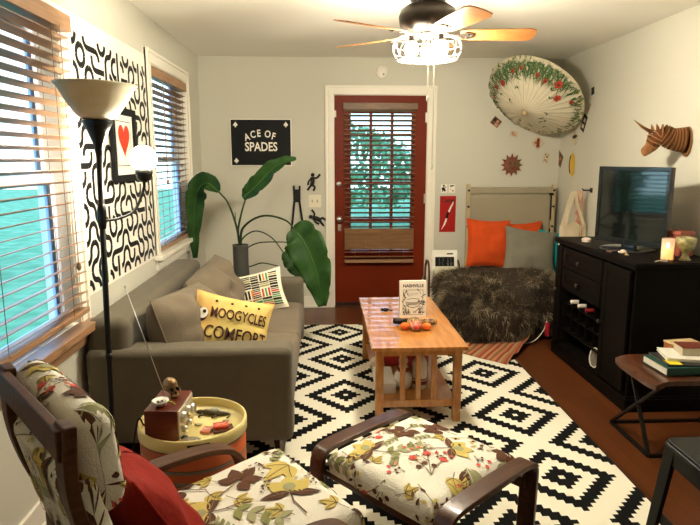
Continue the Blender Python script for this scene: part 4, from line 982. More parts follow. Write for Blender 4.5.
# record holder between door and daybed
rh = thing('record_holder', 'dark wooden record holder with sleeves, between the red door and the fur throw', 'rack', (1.07, 5.20, 0))
mb = MB().box(-.13,.13,-.09,.13,.0,.02)
for x in (-.135,.135): mb.bar(bez([(x,-.10,0),(x,-.105,.25),(x,-.09,.45),(x,-.02,.515),(x,.08,.48),(x,.12,.3),(x,.13,0)],5), .010, .008)
for y, z in ((-.105,.12),(.125,.12),(-.105,.30)): mb.tube([(-.135,y,z),(.135,y,z)], .006, 8)
mb.build('rack_frame', walnut, rh)
def sleeve(nm, label, w, h, loc, tilt, ms, deco):
    mb = MB().box(-w/2,w/2,-.002,.002,0,h); deco(mb, lambda a, b, l=0: (a, -.0024-l*.3, b)); o = mb.build(nm, ms, loc=loc, rot=(R_(tilt),0,0)); tag(o, label, 'record sleeve'); return o
def ds(mb, S):
    strip(mb, S, [(-.085,.06),(.085,.06)], .048, 1)
    for x in (-.05,-.015,.03,.06): leaf(mb, S, x, .02, PI/2+x, .08, .02, 2)
    vs, fs = text_mesh('NOIR', .02, lambda a, b, h: S(a+.05, b+.125, .002), bold=.0008) if 0 else ([], [])
    strip(mb, S, [(.02,.135),(.075,.135)], .006, 1)
sleeve('record_sleeve', 'white sleeve with a black photo, standing topmost in the holder', .225, .17, (1.078,5.13,.455), -8, [boardm, blackm, mat('sleeve_grey', (.28,.27,.25), .6, var=.3)], ds)
sleeve('record_sleeve', 'plain cream sleeve below the black photo sleeve in the holder', .205, .26, (1.09,5.085,.225), -4, [mat('sleeve_cream', (.70,.66,.50), .6, var=.05), mat('sleeve_line', (.50,.46,.34), .6, var=.1)], lambda mb, S: strip(mb, S, [(-.07,.04),(.07,.04)], .002, 1))

# cable with red tag on the floor by the cabinet
cb = MB().tube([Vector(p) for p in bez([(1.705,4.30,.20),(1.68,4.30,.12),(1.62,4.33,.03),(1.52,4.34,.012),(1.45,4.30,.03)],8)], .004, 8)
o = cb.build('charging_cable', mat('cable_white', (.75,.68,.60), .5, var=.1), smooth=True); tag(rebase(o), 'thin white cable trailing on the floor between cabinet and striped runner', 'cable')
o = MB().box(-.010,.010,-.02,.02,0,.10).build('cloth_tag', mat('tag_red', (.42,.01,.02), .7, var=.2), bevel=.004, loc=(1.690,4.245,.10)); tag(o, 'small dark red tag hanging beside the white cable at the cabinet foot', 'tag')

# ================================================================== folding side table with books
ft = thing('folding_table', 'folding wooden tray table on a black frame at the right edge of the photo', 'side table', (1.80, 2.66, 0))
FZ = .42
def topf(i, j, k): 
    x = -.30+.62*i; y = -.19+.38*j; return (x, y, FZ + .012*((2*j-1)**4) + (-.0 if k else -.022) - .02*((max(0,.12-i)/.12)**2))
mb = MB(); mb.grid(lambda i, j: topf(i,j,1), 26, 18); mb.grid(lambda i, j: topf(i,j,0), 26, 18)
ring = [(i/20,0) for i in range(20)]+[(1,i/20) for i in range(20)]+[(1-i/20,1) for i in range(20)]+[(0,1-i/20) for i in range(20)]
vs = [topf(*p,1) for p in ring]+[topf(*p,0) for p in ring]; N = len(ring); mb.raw(vs, [(k,(k+1)%N,N+(k+1)%N,N+k) for k in range(N)])
mb.build('tray_top', mat('rosewood', (.085,.026,.011), .3, c2=(.05,.016,.007), vs=5, stretch=(9,2,2), coat=.2), ft, weld=True, bevel=.006)
mb = MB()
for y, s in ((-.075,1),(.30,-1)):
    mb.bar([(-.235,y,.008),(.26,y,.008)], .008, .008)
mb.bar([(-.235,-.075,.008),(-.235,.30,.008)], .008, .008); mb.bar([(.26,-.075,.008),(.26,.30,.008)], .008, .008)
for x in (-.235,.26):
    mb.bar([(x,-.075,.012),(x,.16,FZ-.02)], .009, .006, ref=(1,0,0)); mb.bar([(x,.30,.012),(x,-.15,FZ-.02)], .009, .006, ref=(1,0,0))
mb.build('frame', metal_blk, ft)
def book(nm, label, x, y, z, w, d, h, rz, cov, pg=None, cat='book', deco=None):
    t = thing(nm, label, cat, (x, y, z), R_(rz))
    mb = MB().box(-w/2,w/2,-d/2,d/2,0,.002).box(-w/2,w/2,-d/2,d/2,h-.002,h).box(-w/2,w/2,-d/2,-d/2+.002,.002,h-.002)
    if deco: deco(mb, lambda a, b, l=0: (a, b, h+.0003+l*.3))
    mb.build('cover', cov if isinstance(cov, list) else [cov], t); MB().box(-w/2+.003,w/2-.003,-d/2+.002,d/2-.003,.002,h-.002).build('pages', pg or _m['book_pages'], t); return t
Z = FZ+.006; green = mat('cover_green', (.02,.09,.07), .4, var=.1)
book('book', 'thick dark green book at the bottom of the pile on the folding table', 1.745, 2.66, Z, .30, .20, .036, 2, green)
book('magazine', 'black and yellow magazine under the white book on the folding table', 1.755, 2.665, Z+.036, .27, .19, .008, -4, [mat('mag_black', (.02,.02,.02), .3, var=.1), mat('mag_yellow', (.80,.65,.03), .4, var=.05), boardm], deco=lambda mb, S: (strip(mb, S, [(-.12,-.055),(-.06,-.055)], .034, 1), strip(mb, S, [(-.09,.02),(-.05,.04)], .003, 2)))
book('book', 'slim white book askew on top of the black and yellow magazine', 1.79, 2.685, Z+.045, .26, .17, .014, -14, mat('cover_white', (.80,.78,.70), .4, var=.04))
bx_ = thing('card_box', 'small grey box with a dark red printed lid, topmost of the book pile', 'box', (1.80, 2.705, Z+.060), R_(-6))
MB().box(-.06,.06,-.045,.045,0,.036).build('tray', mat('box_grey', (.55,.50,.36), .6, var=.06), bx_, bevel=.002)
MB().box(-.061,.061,-.046,.046,.036,.042).build('lid', mat('lid_red', (.20,.035,.02), .5, c2=(.10,.03,.02), vs=40), bx_, bevel=.001)
o = MB().box(-.08,.08,-.10,.10,0,.05).build('wooden_box', mat('box_orange_wood', (.46,.17,.05), .4, c2=(.35,.12,.03), vs=6, stretch=(2,9,2)), bevel=.003, loc=(1.885,2.83,Z), rot=(0,0,R_(8))); tag(o, 'orange-brown wooden box behind the book pile on the folding table', 'box')
MB().box(-.083,.083,-.103,.103,.050,.058).build('lid', mat('box_tan_lid', (.60,.44,.24), .5, var=.1), o, bevel=.002)

# black metal stool
st = thing('metal_stool', 'black metal stool in the near right corner of the photo', 'stool', (1.165, 1.415, 0))
def rr(w, r, n=5): 
    out = []
    for cx, cy, a in ((w-r,w-r,0),(-w+r,w-r,90),(-w+r,-w+r,180),(w-r,-w+r,270)): out += arc(cx, cy, r, a, a+90, n)
    return out
SH = .62
mb = MB().prism(rr(.165,.03), SH-.006, SH).build('seat', mat('stool_black', (.004,.005,.004), .4, spec=.25, var=.1), st, bevel=.003)
MB().tube([(*p, SH-.012) for p in rr(.166,.03)+[rr(.166,.03)[0]]], .006, 8).build('seat_rim', _m['stool_black'], st, smooth=True)
mb = MB()
for sx in (-1,1): mb.box(sx*.158-.003,sx*.158+.003,-.14,.14,SH-.07,SH-.01).box(-.14,.14,sx*.158-.003,sx*.158+.003,SH-.07,SH-.01)
mb.build('apron', _m['stool_black'], st)
for sx in (-1,1):
    for sy in (-1,1):
        MB().prism([(0,0),(-.045*sx,0),(-.045*sx,-.004*sy),(-.004*sx,-.004*sy),(-.004*sx,-.045*sy),(0,-.045*sy)], 0, SH-.01,
            lambda a, b, h, sx=sx, sy=sy: (sx*(.160+.05*(1-h/SH))+a*(.7+.3*h/SH), sy*(.160+.05*(1-h/SH))+b*(.7+.3*h/SH), h)).build('leg', _m['stool_black'], st)
mb = MB()
for s in (-1,1): mb.bar([(-.17,s*.185,.20),(.17,s*.185,.20)], .010, .003); mb.bar([(s*.185,-.17,.20),(s*.185,.17,.20)], .010, .003, ref=(0,0,1))
mb.build('stretcher', _m['stool_black'], st)

# ================================================================== plant
PX, PY = -.66, 4.68
pot = MB().lathe([(.0001,0),(.13,0),(.135,.02),(.11,.10),(.075,.35),(.060,.60),(.062,.74),(.066,.752),(.058,.752),(.052,.70),(.0001,.70)], 32).build('plant_vase', mat('slate_vase', (.075,.075,.068), .5, var=.2), smooth=True, loc=(PX,PY,0)); tag(pot, 'tall slate grey floor vase behind the far sofa arm', 'vase')
pl = thing('potted_plant', 'bird-of-paradise plant with long arching stems and big paddle leaves, in the grey vase', 'plant', (PX, PY, .70))
def rel(px, py, y): p = at(px, py, 1, y); return p-Vector((PX, PY, .70))
def stem(pts, r=.010): 
    return MB().tube(bez(pts, 8), [r*(1-.4*i/(8*(len(pts)-1))) for i in range(8*(len(pts)-1)+1)], 8).build('stem', stemm, pl, smooth=True)
def bigleaf(pts, W, nrm, fold=.35, wav=.012, seed=0, par=None, n=30):
    c = bez(pts, 8); k = len(c); mb = MB(); nrm = Vector(nrm).normalized()
    def f(i, j):
        t = i*(k-1); a = int(min(t, k-2)); p = c[a].lerp(c[a+1], t-a); d = (c[a+1]-c[a]).normalized()
        s = d.cross(nrm).normalized(); u = s.cross(d).normalized(); v = (j*2-1); w = W*.5*(math.sin(PI*min(1,(i*.93+.02)**.75))**.75)
        tear = 1 - .12*max(0, math.sin(i*23+seed+(2 if v > 0 else 0)))**6*abs(v)
        return p + s*v*w*tear + u*(fold*abs(v)*w + wav*math.sin(i*26+seed)*abs(v)**2)
    mb.grid(f, 44, 10)
    o = mb.build('leaf', leafm, pl, smooth=True, solid=.0015)
    MB().tube([f(i/30, .5)+Vector((0,-.002,0)) for i in range(30)], [.005*(1-i/32) for i in range(30)], 6).build('midrib', mat('midrib', (.06,.14,.03), .5, var=.1), o, smooth=True)
    return o
base_ = Vector((0,0,.02))
stem([base_, rel(236,225,4.68), rel(228,203,4.72), rel(219,192,4.74)])
bigleaf([rel(219,192,4.74), rel(207,183,4.78), rel(197,192,4.82), rel(194,220,4.84), rel(195,258,4.84)], .17, (.3,-1,.3), .5, .01, 1)
stem([base_, rel(238,232,4.68), rel(241,215,4.66), rel(246,197,4.64)])
bigleaf([rel(243,198,4.64), rel(256,186,4.60), rel(275,167,4.54), rel(296,158,4.50)], .135, (.5,-1,.75), .45, .01, 4)
stem([base_, rel(243,228,4.62), rel(262,216,4.52), rel(285,220,4.44), rel(298,233,4.40)])
bigleaf([rel(292,229,4.42), rel(303,240,4.38), rel(316,270,4.34), rel(323,306,4.32)], .30, (-.25,-1,.25), .25, .016, 7)
stem([base_, rel(243,238,4.70), rel(256,231,4.74), rel(272,238,4.78), rel(286,256,4.80)], .007)
bigleaf([rel(284,252,4.80), rel(292,260,4.79), rel(299,270,4.78), rel(306,282,4.77)], .17, (0,-1,.4), .3, .01, 2)
stem([base_, rel(243,250,4.78), rel(258,243,4.86), rel(280,242,4.90), rel(292,243,4.90)], .007)
stem([base_, rel(247,266,4.80), rel(262,263,4.84), rel(278,266,4.88)], .007)
stem([base_, rel(236,225,4.70), rel(235,212,4.70)], .005)

# ================================================================== on the back wall
def wallthing(nm, label, cat, x, z, build, mats, y=YB, bevel=0, smooth=False):
    mb = MB(); build(mb, lambda a, b, h=0: (a, -h, b)); o = mb.build(nm, mats, loc=(x, y, z), bevel=bevel, smooth=smooth); tag(o, label, cat); return o
sg = thing('wall_sign', 'black sign reading ACE OF SPADES in white with card suits in its corners', 'sign', (-.567, YB-.003, 1.57))
w2, h2 = .272, .205
MB().box(-w2-.008,w2+.008,-.008,0,-h2-.008,h2+.008).build('border', whitem, sg, bevel=.001)
MB().box(-w2,w2,-.0105,-.008,-h2,h2).build('panel', blackm, sg)
mb = MB()
vs, fs = text_mesh('SPADES', .112, lambda a, b, h: (a, -.0112, b-.075), bold=.0022, sx=.80); mb.raw(vs, fs)
for chx, wd in zip('ACE OF', range(6)):
    if chx == ' ': continue
    a = [-.120,-.068,-.018,0,.058,.108][wd]; th = -a*2.4; zc = .055 - a*a*2.3
    vs, fs = text_mesh(chx, .088, lambda p, r, h, a=a, th=th, zc=zc: (a+p*.8*math.cos(th)-r*math.sin(th)*(-1)*(-1), -.0112, zc+p*.8*math.sin(th)+r*math.cos(th)), bold=.0018); mb.raw(vs, fs)
mb.build('lettering', whitem, sg)
for sx, sz in ((-1,1),(1,1),(-1,-1),(1,-1)):
    cx, cz = sx*(w2-.042), sz*(h2-.042)
    MB().prism([(cx, cz+.025),(cx+.021,cz-.004),(cx+.014,cz-.014),(cx+.004,cz-.010),(cx+.008,cz-.024),(cx-.008,cz-.024),(cx-.004,cz-.010),(cx-.014,cz-.014),(cx-.021,cz-.004)], .0106, .0116, lambda a, b, h: (a, -h, b)).build('spade', whitem, sg)
sw = thing('light_switch', 'cream double switch plate on the back wall beside the red door', 'switch', (-.078, YB, 1.03))
MB().box(-.058,.058,-.006,0,-.058,.058).build('plate', mat('switch_cream', (.82,.76,.60), .4, var=.03), sw, bevel=.002)
for x in (-.024,.024): MB().box(x-.006,x+.006,-.016,-.006,-.012,.014).build('toggle', _m['switch_cream'] if 0 else mat('toggle_grey', (.35,.30,.22), .4, var=.05), sw, bevel=.002)
def monkey(mb, f, flip=1, rot=0.):
    c, s = math.cos(rot), math.sin(rot)
    g = lambda a, b: f(1.15*((a*flip)*c-b*s), 1.15*((a*flip)*s+b*c), .012)
    P = lambda *pp: [Vector(g(*p)) for p in pp]
    def lim(pp, r): mb.tube(bez(P(*pp), 5), r, 8)
    lim([(0,.035),(.002,0),(-.006,-.035)], .020); mb.ell(g(.002,.052), (.018,.012,.018), 12, 8)
    lim([(.004,.03),(.035,.028),(.062,.058)], .0095); lim([(-.004,.028),(-.030,.0),(-.038,-.03)], .009)
    lim([(-.006,-.03),(-.022,-.045),(-.042,-.072)], .010); lim([(-.002,-.03),(.018,-.045),(.008,-.078)], .010)
wallthing('monkey_hook', 'black climbing monkey hook on the wall above the switch plate', 'wall hook', -.098, 1.215, lambda mb, f: monkey(mb, f), metal_blk, smooth=True)
wallthing('monkey_hook', 'black climbing monkey hook on the wall below the switch plate', 'wall hook', -.062, .865, lambda mb, f: monkey(mb, f, 1, R_(75)), metal_blk, smooth=True)
wallthing('wall_rack', 'black hook hanging at the left of the switch plate, leash looped over it', 'wall hook', -.245, 1.09, lambda mb, f: (mb.box(-.030,.030,-.018,0,-.07,.05), mb.box(-.036,-.018,-.026,-.006,.04,.085), mb.box(.018,.036,-.026,-.006,.04,.085), mb.box(-.034,-.02,-.014,0,-.05,.05), mb.box(.02,.034,-.014,0,-.05,.05)), metal_blk, bevel=.004)
wallthing('leash', 'long black leash hanging in two strands from the wall hook beside the plant', 'leash', -.245, .80, lambda mb, f: (mb.tube([Vector(f(*p)) for p in bez([(-.022,.24,.026),(-.05,.0,.02),(-.085,-.22,.02)],6)], .010, 8), mb.tube([Vector(f(*p)) for p in bez([(.022,.24,.026),(.055,.0,.02),(.095,-.22,.02)],6)], .010, 8), mb.tube([Vector(f(*p)) for p in bez([(-.022,.24,.026),(0,.262,.022),(.022,.24,.026)],6)], .007, 8)), metal_blk, smooth=True)
sd = MB().lathe([(.055,0),(.055,.018),(.046,.030),(.0001,.033)], 32, axis=(0,-1,0)).build('smoke_detector', whitem, smooth=True, loc=(.546, YB, 2.20)); tag(sd, 'round white smoke detector above the red door', 'smoke detector')
MB().lathe([(.008,.030),(.008,.035),(.0001,.036)], 12, (.012,0,-.020), axis=(0,-1,0)).build('test_button', mat('button_grey', (.25,.23,.2), .5, var=.05), sd)
# sun face
def sun(mb, f):
    for k in range(12):
        a = 2*PI*k/12; r0, r1 = .065, .108
        mb.prism([(r0*math.cos(a-.26), r0*math.sin(a-.26)), (r1*math.cos(a), r1*math.sin(a)), (r0*math.cos(a+.26), r0*math.sin(a+.26))], .004, .014, lambda x, y, h: f(x, y, h), 0 if math.cos(a) < .1 else 1)
    mb.lathe([(.075,0),(.075,.002),(.073,.016),(.052,.028),(.0001,.036)], 28, (0,0,0), 1, axis=(0,-1,0))
    for x in (-.022,.022): mb.ell(f(x,.016,.032),(.009,.006,.005),10,6, 2)
    mb.ell(f(0,-.002,.036),(.006,.008,.014),10,6, 1); mb.tube([Vector(f(-.024,-.024,.028)),Vector(f(0,-.032,.033)),Vector(f(.024,-.024,.028))], .003, 6, 2)
wallthing('sun_ornament', 'rust red and olive metal sun face on the wall above the daybed', 'wall ornament', 1.785, 1.365, sun, [mat('rust_red', (.26,.05,.03), .5, var=.3), mat('aged_olive', (.14,.10,.05), .5, c2=(.22,.06,.04), vs=20), metal_blk])
# posters and little cards
def poster(mb, f):
    mb.box(-.077,.077,-.003,0,-.172,.172, 0); S = lambda a, b, l=0: f(a, b, .0034+l*.3)
    strip(mb, S, [(-.058,-.150),(-.030,-.10),(-.018,-.07),(-.010,-.04)], [.001,.007,.009,.007], 1); strip(mb, S, [(-.014,-.045),(.006,.02)], .011, 2); strip(mb, S, [(.010,.02),(.030,.07),(.045,.095),(.056,.135)], [.008,.008,.006,.001], 1)
    vs, fs = text_mesh('Cutter', .052, lambda a, b, h: S(a, b+.115, .003), bold=.0012, sx=.95); mb.raw(vs, fs, 3)
wallthing('knife_poster', 'narrow red poster of a white folding knife, hung right of the door frame', 'poster', 1.188, .902, poster, [mat('poster_red', (.40,.015,.012), .5, var=.08), boardm, blackm, mat('poster_ink', (.035,.02,.012), .5, var=.1)])
def stick(mb, f, c, w, h, ms, seed):
    pass
def panda(mb, f):
    mb.box(-.03,.03,-.002,0,-.04,.04,0); S = lambda a, b, l=0: f(a, b, .0024+l*.3)
    disc(mb, S, -.004, .026, .010, 1); disc(mb, S, -.008, -.004, .017, 1); disc(mb, S, .006, -.018, .011, 1); disc(mb, S, .012,.012,.006,1); disc(mb, S, -.016,-.026,.006,1)
wallthing('sticker', 'small white sticker with black blots directly above the red knife poster, left one', 'sticker', 1.148, 1.145, panda, [boardm, blackm])
wallthing('sticker', 'small white sticker with black and red specks above the knife poster, right one', 'sticker', 1.222, 1.145, lambda mb, f: (mb.box(-.03,.03,-.002,0,-.04,.04,0), strip(mb, lambda a, b, l=0: f(a, b, .0024+l*.3), [(-.018,.022),(.010,.026)], .007, 1), disc(mb, lambda a, b, l=0: f(a, b, .0024+l*.3), .018,.028,.006, 1), disc(mb, lambda a, b, l=0: f(a, b, .0024+l*.3), .010,-.022,.008, 2), disc(mb, lambda a, b, l=0: f(a, b, .0024+l*.3), -.012,-.008,.004, 1)), [boardm, blackm, mat('speck_red', (.4,.08,.05), .6, var=.1)])
def cardw(x, z, w, h, rot, cols, label, nm='photo_card', deco=None, wall='b'):
    ms = [mat('card_%d' % hash_(c), c, .5, var=.25, vs=40) for c in cols]
    mb = MB(); c, s = math.cos(rot), math.sin(rot)
    f = (lambda a, b, l=0: (a*c-b*s, -.0026-l*.3, a*s+b*c)) if wall == 'b' else (lambda a, b, l=0: (-.0026-l*.3, -(a*c-b*s), a*s+b*c))
    P = [f(-w/2,-h/2),f(w/2,-h/2),f(w/2,h/2),f(-w/2,h/2)]; k = 1 if wall == 'b' else 0
    Q = [(p[0], 0, p[2]) if wall == 'b' else (0, p[1], p[2]) for p in P]
    mb.raw(P+Q, [(0,1,2,3),(7,6,5,4),(0,4,5,1),(1,5,6,2),(2,6,7,3),(3,7,4,0)], 0)
    if deco: deco(mb, f)
    o = mb.build(nm, ms, loc=(x, YB, z) if wall == 'b' else (XR, x, z)); tag(o, label, 'card'); return o
_h = {}
def hash_(c): return _h.setdefault(c, len(_h)+1)
pk, cr_, bn, dk, or_, rd = (.55,.28,.18), (.66,.55,.38), (.16,.07,.04), (.02,.018,.016), (.52,.20,.07), (.30,.04,.02)
p = at(496,122,1,YB); cardw(p.x, p.z, .085, .075, R_(-38), [bn, pk, dk], 'dark and pink photo card stuck on the wall below the left of the paper parasol', deco=lambda mb, f: (strip(mb, f, [(.0,-.02),(.035,-.02)], .016, 1), disc(mb, f, .01,.012,.014,1), disc(mb, f, -.022,.01,.016,2)))
p = at(514,134,1,YB); cardw(p.x, p.z, .075, .055, R_(-12), [cr_, pk], 'faint pink drawing on a cream card below the parasol', deco=lambda mb, f: (disc(mb, f, -.012,.006,.014,1), leaf(mb, f, -.02,-.015,.3,.05,.02,1)))
p = at(538,143,1,YB); cardw(p.x, p.z, .095, .095, R_(-47), [cr_, rd, or_], 'cream card with a dark red half shape, set on its corner', deco=lambda mb, f: (strip(mb, f, [(-.030,.030),(.030,-.030)], [.012,.016], 1), leaf(mb, f, -.028,-.028,.8,.06,.03,2)))
p = at(546,158,1,YB); cardw(p.x, p.z, .055, .095, R_(-10), [cr_, dk], 'white speckled card in the corner above the daybed post', deco=lambda mb, f: [disc(mb, f, a, b, r, 1) for a, b, r in ((-.012,.03,.006),(.006,.012,.008),(-.006,-.02,.007),(.012,-.032,.005),(.016,.03,.004))])
p = at(560,159,0,XR); cardw(p.y, p.z, .12, .115, R_(-30), [bn, or_], 'brown photo card on the right wall, left of the yellow crescent', deco=lambda mb, f: (strip(mb, f, [(-.03,-.02),(.03,.02)], .014, 1),), wall='r')
p = at(575,137,0,XR); cardw(p.y, p.z, .13, .10, R_(-35), [cr_, dk], 'cream card with a dark figure on the right wall under the parasol rim', deco=lambda mb, f: (leaf(mb, f, -.04,-.03,.7,.11,.035,1),), wall='r')
p = at(584,123,0,XR); cardw(p.y, p.z, .14, .08, R_(62), [dk, cr_], 'black card with two cream windows on the right wall beside the parasol', deco=lambda mb, f: (strip(mb, f, [(-.045,0),(-.012,0)], .02, 1), strip(mb, f, [(.012,0),(.045,0)], .02, 1)), wall='r')
p = at(589,109,0,XR); cardw(p.y, p.z, .10, .05, R_(60), [cr_, bn], 'narrow cream card on the right wall above the black windowed card', deco=lambda mb, f: (strip(mb, f, [(-.03,0),(.03,0)], .004, 1),), wall='r')
p = at(593,91,0,XR); cardw(p.y, p.z, .05, .06, R_(10), [dk, bn], 'tiny dark card highest on the right wall beside the parasol rim', wall='r')
p = at(573,165,0,XR)
mb = MB(); pts = [(.02,.085),(-.005,.06),(-.014,.0),(-.002,-.05),(.03,-.085)]; c0 = bez([(0,-a,b) for a, b in pts], 6); k = len(c0)
strip(mb, lambda a, b, l=0: (-.003-l*.3, a, b), [(v.y, v.z) for v in c0], [.060*math.sin(PI*(.08+.86*i/(k-1)))**.6 for i in range(k)], 0)
strip(mb, lambda a, b, l=0: (-.0036-l*.3, a, b), [(v.y+.052, v.z) for v in c0[2:-2]], .012, 1)
o = mb.build('crescent_sticker', [mat('sticker_yellow', (.72,.46,.04), .5, var=.05), mat('sticker_brown', (.10,.05,.02), .5, var=.1)], solid=.002, loc=(XR-.0012, p.y, p.z)); tag(o, 'plain yellow crescent-shaped sticker with a dark edge on the right wall', 'sticker')

# paper parasol
UC = Vector((1.815, 5.16, 1.935)); nrm = Vector((-.56,-.44,-.72)).normalized()
um = thing('paper_parasol', 'open paper parasol painted with red flowers, hung in the back right corner', 'parasol')
Q = Vector((0,0,1)).rotation_difference(nrm).to_matrix().to_4x4(); um.matrix_world = Matrix.Translation(UC - nrm*.02) @ Q
UR, UH = .425, .20
paper = mat('parasol_paper', (.74,.68,.52), .8, var=.05, vs=5)
def us(a, b, l=0):
    r = math.hypot(a, b); return Vector((a, b, UH*(1-min(r/UR,1.02)**1.15)+l*1.2))
mb = MB(); n = 64
def cone(i, j):
    a = 2*PI*i; r = UR*(.04+.96*j); k = .006*math.cos(a*32)*j
    v = us(r*math.cos(a), r*math.sin(a)); v.z += k-.004; return v
mb.grid(cone, 128, 12, 0, closed_u=True)
loc_up = (Q.inverted() @ Vector((0,0,1,0)))[:2]; au = math.atan2(loc_up[1], loc_up[0])
q = random.Random(9); us2 = lambda a, b, l=0: us(a, b, l+.006)
for k in range(330):   # grass along the rim, denser towards the upper side
    a = au + q.gauss(0, 1.25); r1 = UR*q.uniform(.90,.99); ln = q.uniform(.05,.13)*(1.2 if abs(a-au) < 1.3 else .6)
    leaf(mb, us2, r1*math.cos(a), r1*math.sin(a), a+PI+q.gauss(0,.45), ln, .0075, 1 if k % 4 else 2, q.gauss(0,.6), lift=.004)
for k in range(150):
    a = q.uniform(0, 2*PI); r1 = UR*q.uniform(.88,.985); leaf(mb, us2, r1*math.cos(a), r1*math.sin(a), q.uniform(0,6.3), .035, .014, q.choice([1,2,2]), lift=.004)
for da, r, s in ((.95,.78,.022),(.62,.70,.030),(.12,.80,.018),(-.12,.83,.017),(-.55,.76,.018),(-.80,.72,.020),(-1.12,.80,.034),(-1.42,.64,.030),(1.35,.84,.016),(-1.7,.82,.018)):
    a = au+da; cx, cy = UR*r*math.cos(a), UR*r*math.sin(a)
    for m_ in range(5): leaf(mb, us2, cx, cy, m_*1.257+da*3, s*1.05, s*1.15, 3, lift=.007+.0004*m_)
    disc(mb, us2, cx, cy, s*.3, 4, lift=.011)
for k in range(16):
    a = q.uniform(0, 6.28); r = UR*q.uniform(.35,.7); x, y = r*math.cos(a), r*math.sin(a); g = q.uniform(0,6.3)
    leaf(mb, us2, x, y, g, .035, .014, 2, lift=.006); leaf(mb, us2, x, y, g+1.4, .03, .012, 1, lift=.006)
for k in range(32):
    a = 2*PI*(k+.5)/32; strip(mb, us2, [(UR*t_*math.cos(a), UR*t_*math.sin(a)) for t_ in (.06,.3,.55,.8,.97)], .0011, 5, .002)
mb.build('canopy', [paper, mat('paint_green', (.045,.11,.035), .8, bump=.05), mat('paint_sage', (.22,.24,.12), .8, bump=.05), mat('paint_red', (.42,.06,.03), .8, bump=.05), mat('paint_dark', (.12,.03,.02), .8, bump=.05), mat('rib_line', (.36,.28,.16), .8, bump=.05)], um, smooth=False)
mb = MB()
for k in range(32):
    a = 2*PI*(k+.5)/32; mb.bar([us(UR*r*math.cos(a), UR*r*math.sin(a))+Vector((0,0,-.012)) for r in (.05,.4,.7,.99)], .003, .003)
mb.build('ribs', mat('bamboo', (.55,.42,.22), .6, var=.15), um)
MB().tube([us(UR*math.cos(2*PI*i/64), UR*math.sin(2*PI*i/64)) for i in range(65)], .005, 6, cap=False).build('rim', mat('rim_paper', (.66,.58,.40), .7, var=.1), um, smooth=True)
MB().lathe([(.022,UH-.02),(.024,UH+.005),(.016,UH+.022),(.0001,UH+.028)], 20).tube([(0,0,UH),(0,0,-.10)], .007, 8).build('hub', mat('bamboo', (.5,.4,.2)), um, smooth=True)

# slatted unicorn head trophy on the right wall: stacked card slices
uh = thing('unicorn_head', 'brown layered cardboard unicorn head trophy on the right wall above the television', 'wall ornament', (XR-.004, 3.66, 1.54))
cardb = mat('cardboard', (.30,.13,.045), .8, var=.2, vs=12); cardd = mat('cardboard_edge', (.13,.05,.02), .85, var=.2)
H0 = [at(684,140,0,XR-.03), at(672,139,0,XR-.10), at(660,134,0,XR-.17), at(651,146,0,XR-.20), at(644,152,0,XR-.21)]
o3 = Vector((XR-.004, 3.66, 1.54))
cv = bez([p-o3 for p in H0], 8); k = len(cv); rad_ = []
ctrl = [(0,.078),(.25,.066),(.5,.058),(.62,.054),(.8,.038),(1,.030)]
def rad_at(t):
    for (a, ra), (b, rb) in zip(ctrl, ctrl[1:]):
        if t <= b: return ra+(rb-ra)*(t-a)/(b-a)
    return ctrl[-1][1]
mb = MB()
for i in range(0, k, 1):
    t = i/(k-1); d = (cv[min(i+1,k-1)]-cv[max(i-1,0)]).normalized(); R0 = rad_at(t)
    s = d.cross(Vector((0,0,1))).normalized(); u = s.cross(d).normalized(); th = .0035
    pts = [(math.cos(2*PI*m_/18)*R0*.62, math.sin(2*PI*m_/18)*R0) for m_ in range(18)]
    mb.prism(pts, -th, th, lambda a, b, h, i=i, s=s, u=u, d=d: cv[i]+s*a+u*b+d*h, 0 if i > k*.72 or i % 2 else 1)
mb.tube(cv, [rad_at(i/(k-1))*.55 for i in range(k)], 12, 1)
mb.build('head', [cardb, cardd], uh)
hb = at(651,132,0,XR-.17)-o3; ht = at(634,120,0,XR-.30)-o3
MB().tube([hb, hb.lerp(ht,.5)+Vector((0,0,-.006)), ht], [.013,.009,.0015], 8).build('horn', cardb, uh, smooth=True)
e = at(655,130,0,XR-.15)-o3
for s in (-.03,.03): MB().tube([e+Vector((0,s,-.02)), e+Vector((0,s,.012)), e+Vector((-.01,s,.038))], [.012,.012,.001], 6).build('ear', cardb, uh, smooth=True)
mb = MB(); mb.prism([(.045*math.sin(2*PI*i/16), .092*math.cos(2*PI*i/16)-.012) for i in range(16)], 0, .012, lambda a, b, h: (-h, a-.0+(H0[0]-o3).y, b)); mb.build('mount_plate', cardb, uh, bevel=.002)

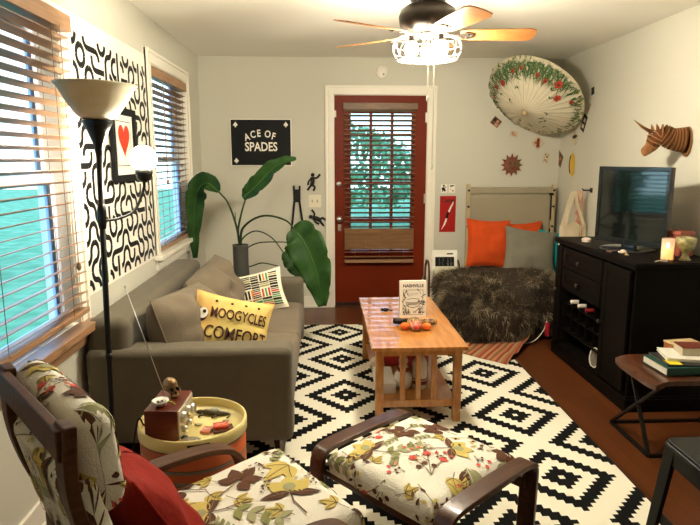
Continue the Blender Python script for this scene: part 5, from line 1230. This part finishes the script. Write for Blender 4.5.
# ================================================================== light
w = bpy.data.worlds.new('world'); scene.world = w; w.use_nodes = True; nt = w.node_tree; bg_ = nt.nodes['Background']
tc = nt.nodes.new('ShaderNodeTexCoord'); sp = nt.nodes.new('ShaderNodeSeparateXYZ'); rp = nt.nodes.new('ShaderNodeValToRGB')
nt.links.new(tc.outputs['Generated'], sp.inputs[0]); nt.links.new(sp.outputs[2], rp.inputs[0]); nt.links.new(rp.outputs[0], bg_.inputs[0])
rp.color_ramp.elements[0].position = 0; rp.color_ramp.elements[0].color = (.42,.70,.80,1); rp.color_ramp.elements[1].position = .6; rp.color_ramp.elements[1].color = (.25,.48,1,1)
bg_.inputs[1].default_value = 2.2
for nm, W, fr_, nx in (('portal', W1, fl, 1), ('portal', W2, fl, 1), ('portal', (.2,.88,.5,1.9), fb, 0)):
    Ld = bpy.data.lights.new(nm, 'AREA'); Ld.shape = 'RECTANGLE'; Ld.size = W[1]-W[0]; Ld.size_y = W[3]-W[2]; Ld.cycles.is_portal = True
    o = bpy.data.objects.new(nm, Ld); col.objects.link(o); o.location = fr_((W[0]+W[1])/2, (W[2]+W[3])/2, .14)
    o.rotation_euler = (R_(90), 0, R_(-90)) if nx else (R_(-90), 0, 0)
GR = {'throw_pillow': 'throw pillows', 'cushion': 'cushions on the daybed', 'wine_bottle': 'wine bottles in the cabinet rack', 'photo_card': 'cards stuck on the walls round the parasol',
      'pebble': 'stones and pebbles', 'monkey_hook': 'monkey hooks on the back wall', 'sticker': 'stickers above the knife poster', 'record_sleeve': 'sleeves in the record holder',
      'matchbox': 'packets on the tray', 'window_blind': 'wooden blinds'}
for o in scene.objects:
    b_ = o.name.split('.')[0]
    if o.parent is None and 'category' in o and b_ in GR and not (b_ == 'window_blind' and 'door' in o['label']): o['group'] = GR[b_]
scene.view_settings.view_transform = 'Standard'; scene.view_settings.look = 'None'; scene.view_settings.gamma = 1; scene.view_settings.use_curve_mapping = False
scene.view_settings.exposure = 1.36
scene.cycles.max_bounces = 8; scene.cycles.diffuse_bounces = 5; scene.cycles.use_denoising = True
scene.cycles.caustics_reflective = False; scene.cycles.caustics_refractive = False; scene.cycles.sample_clamp_indirect = 6
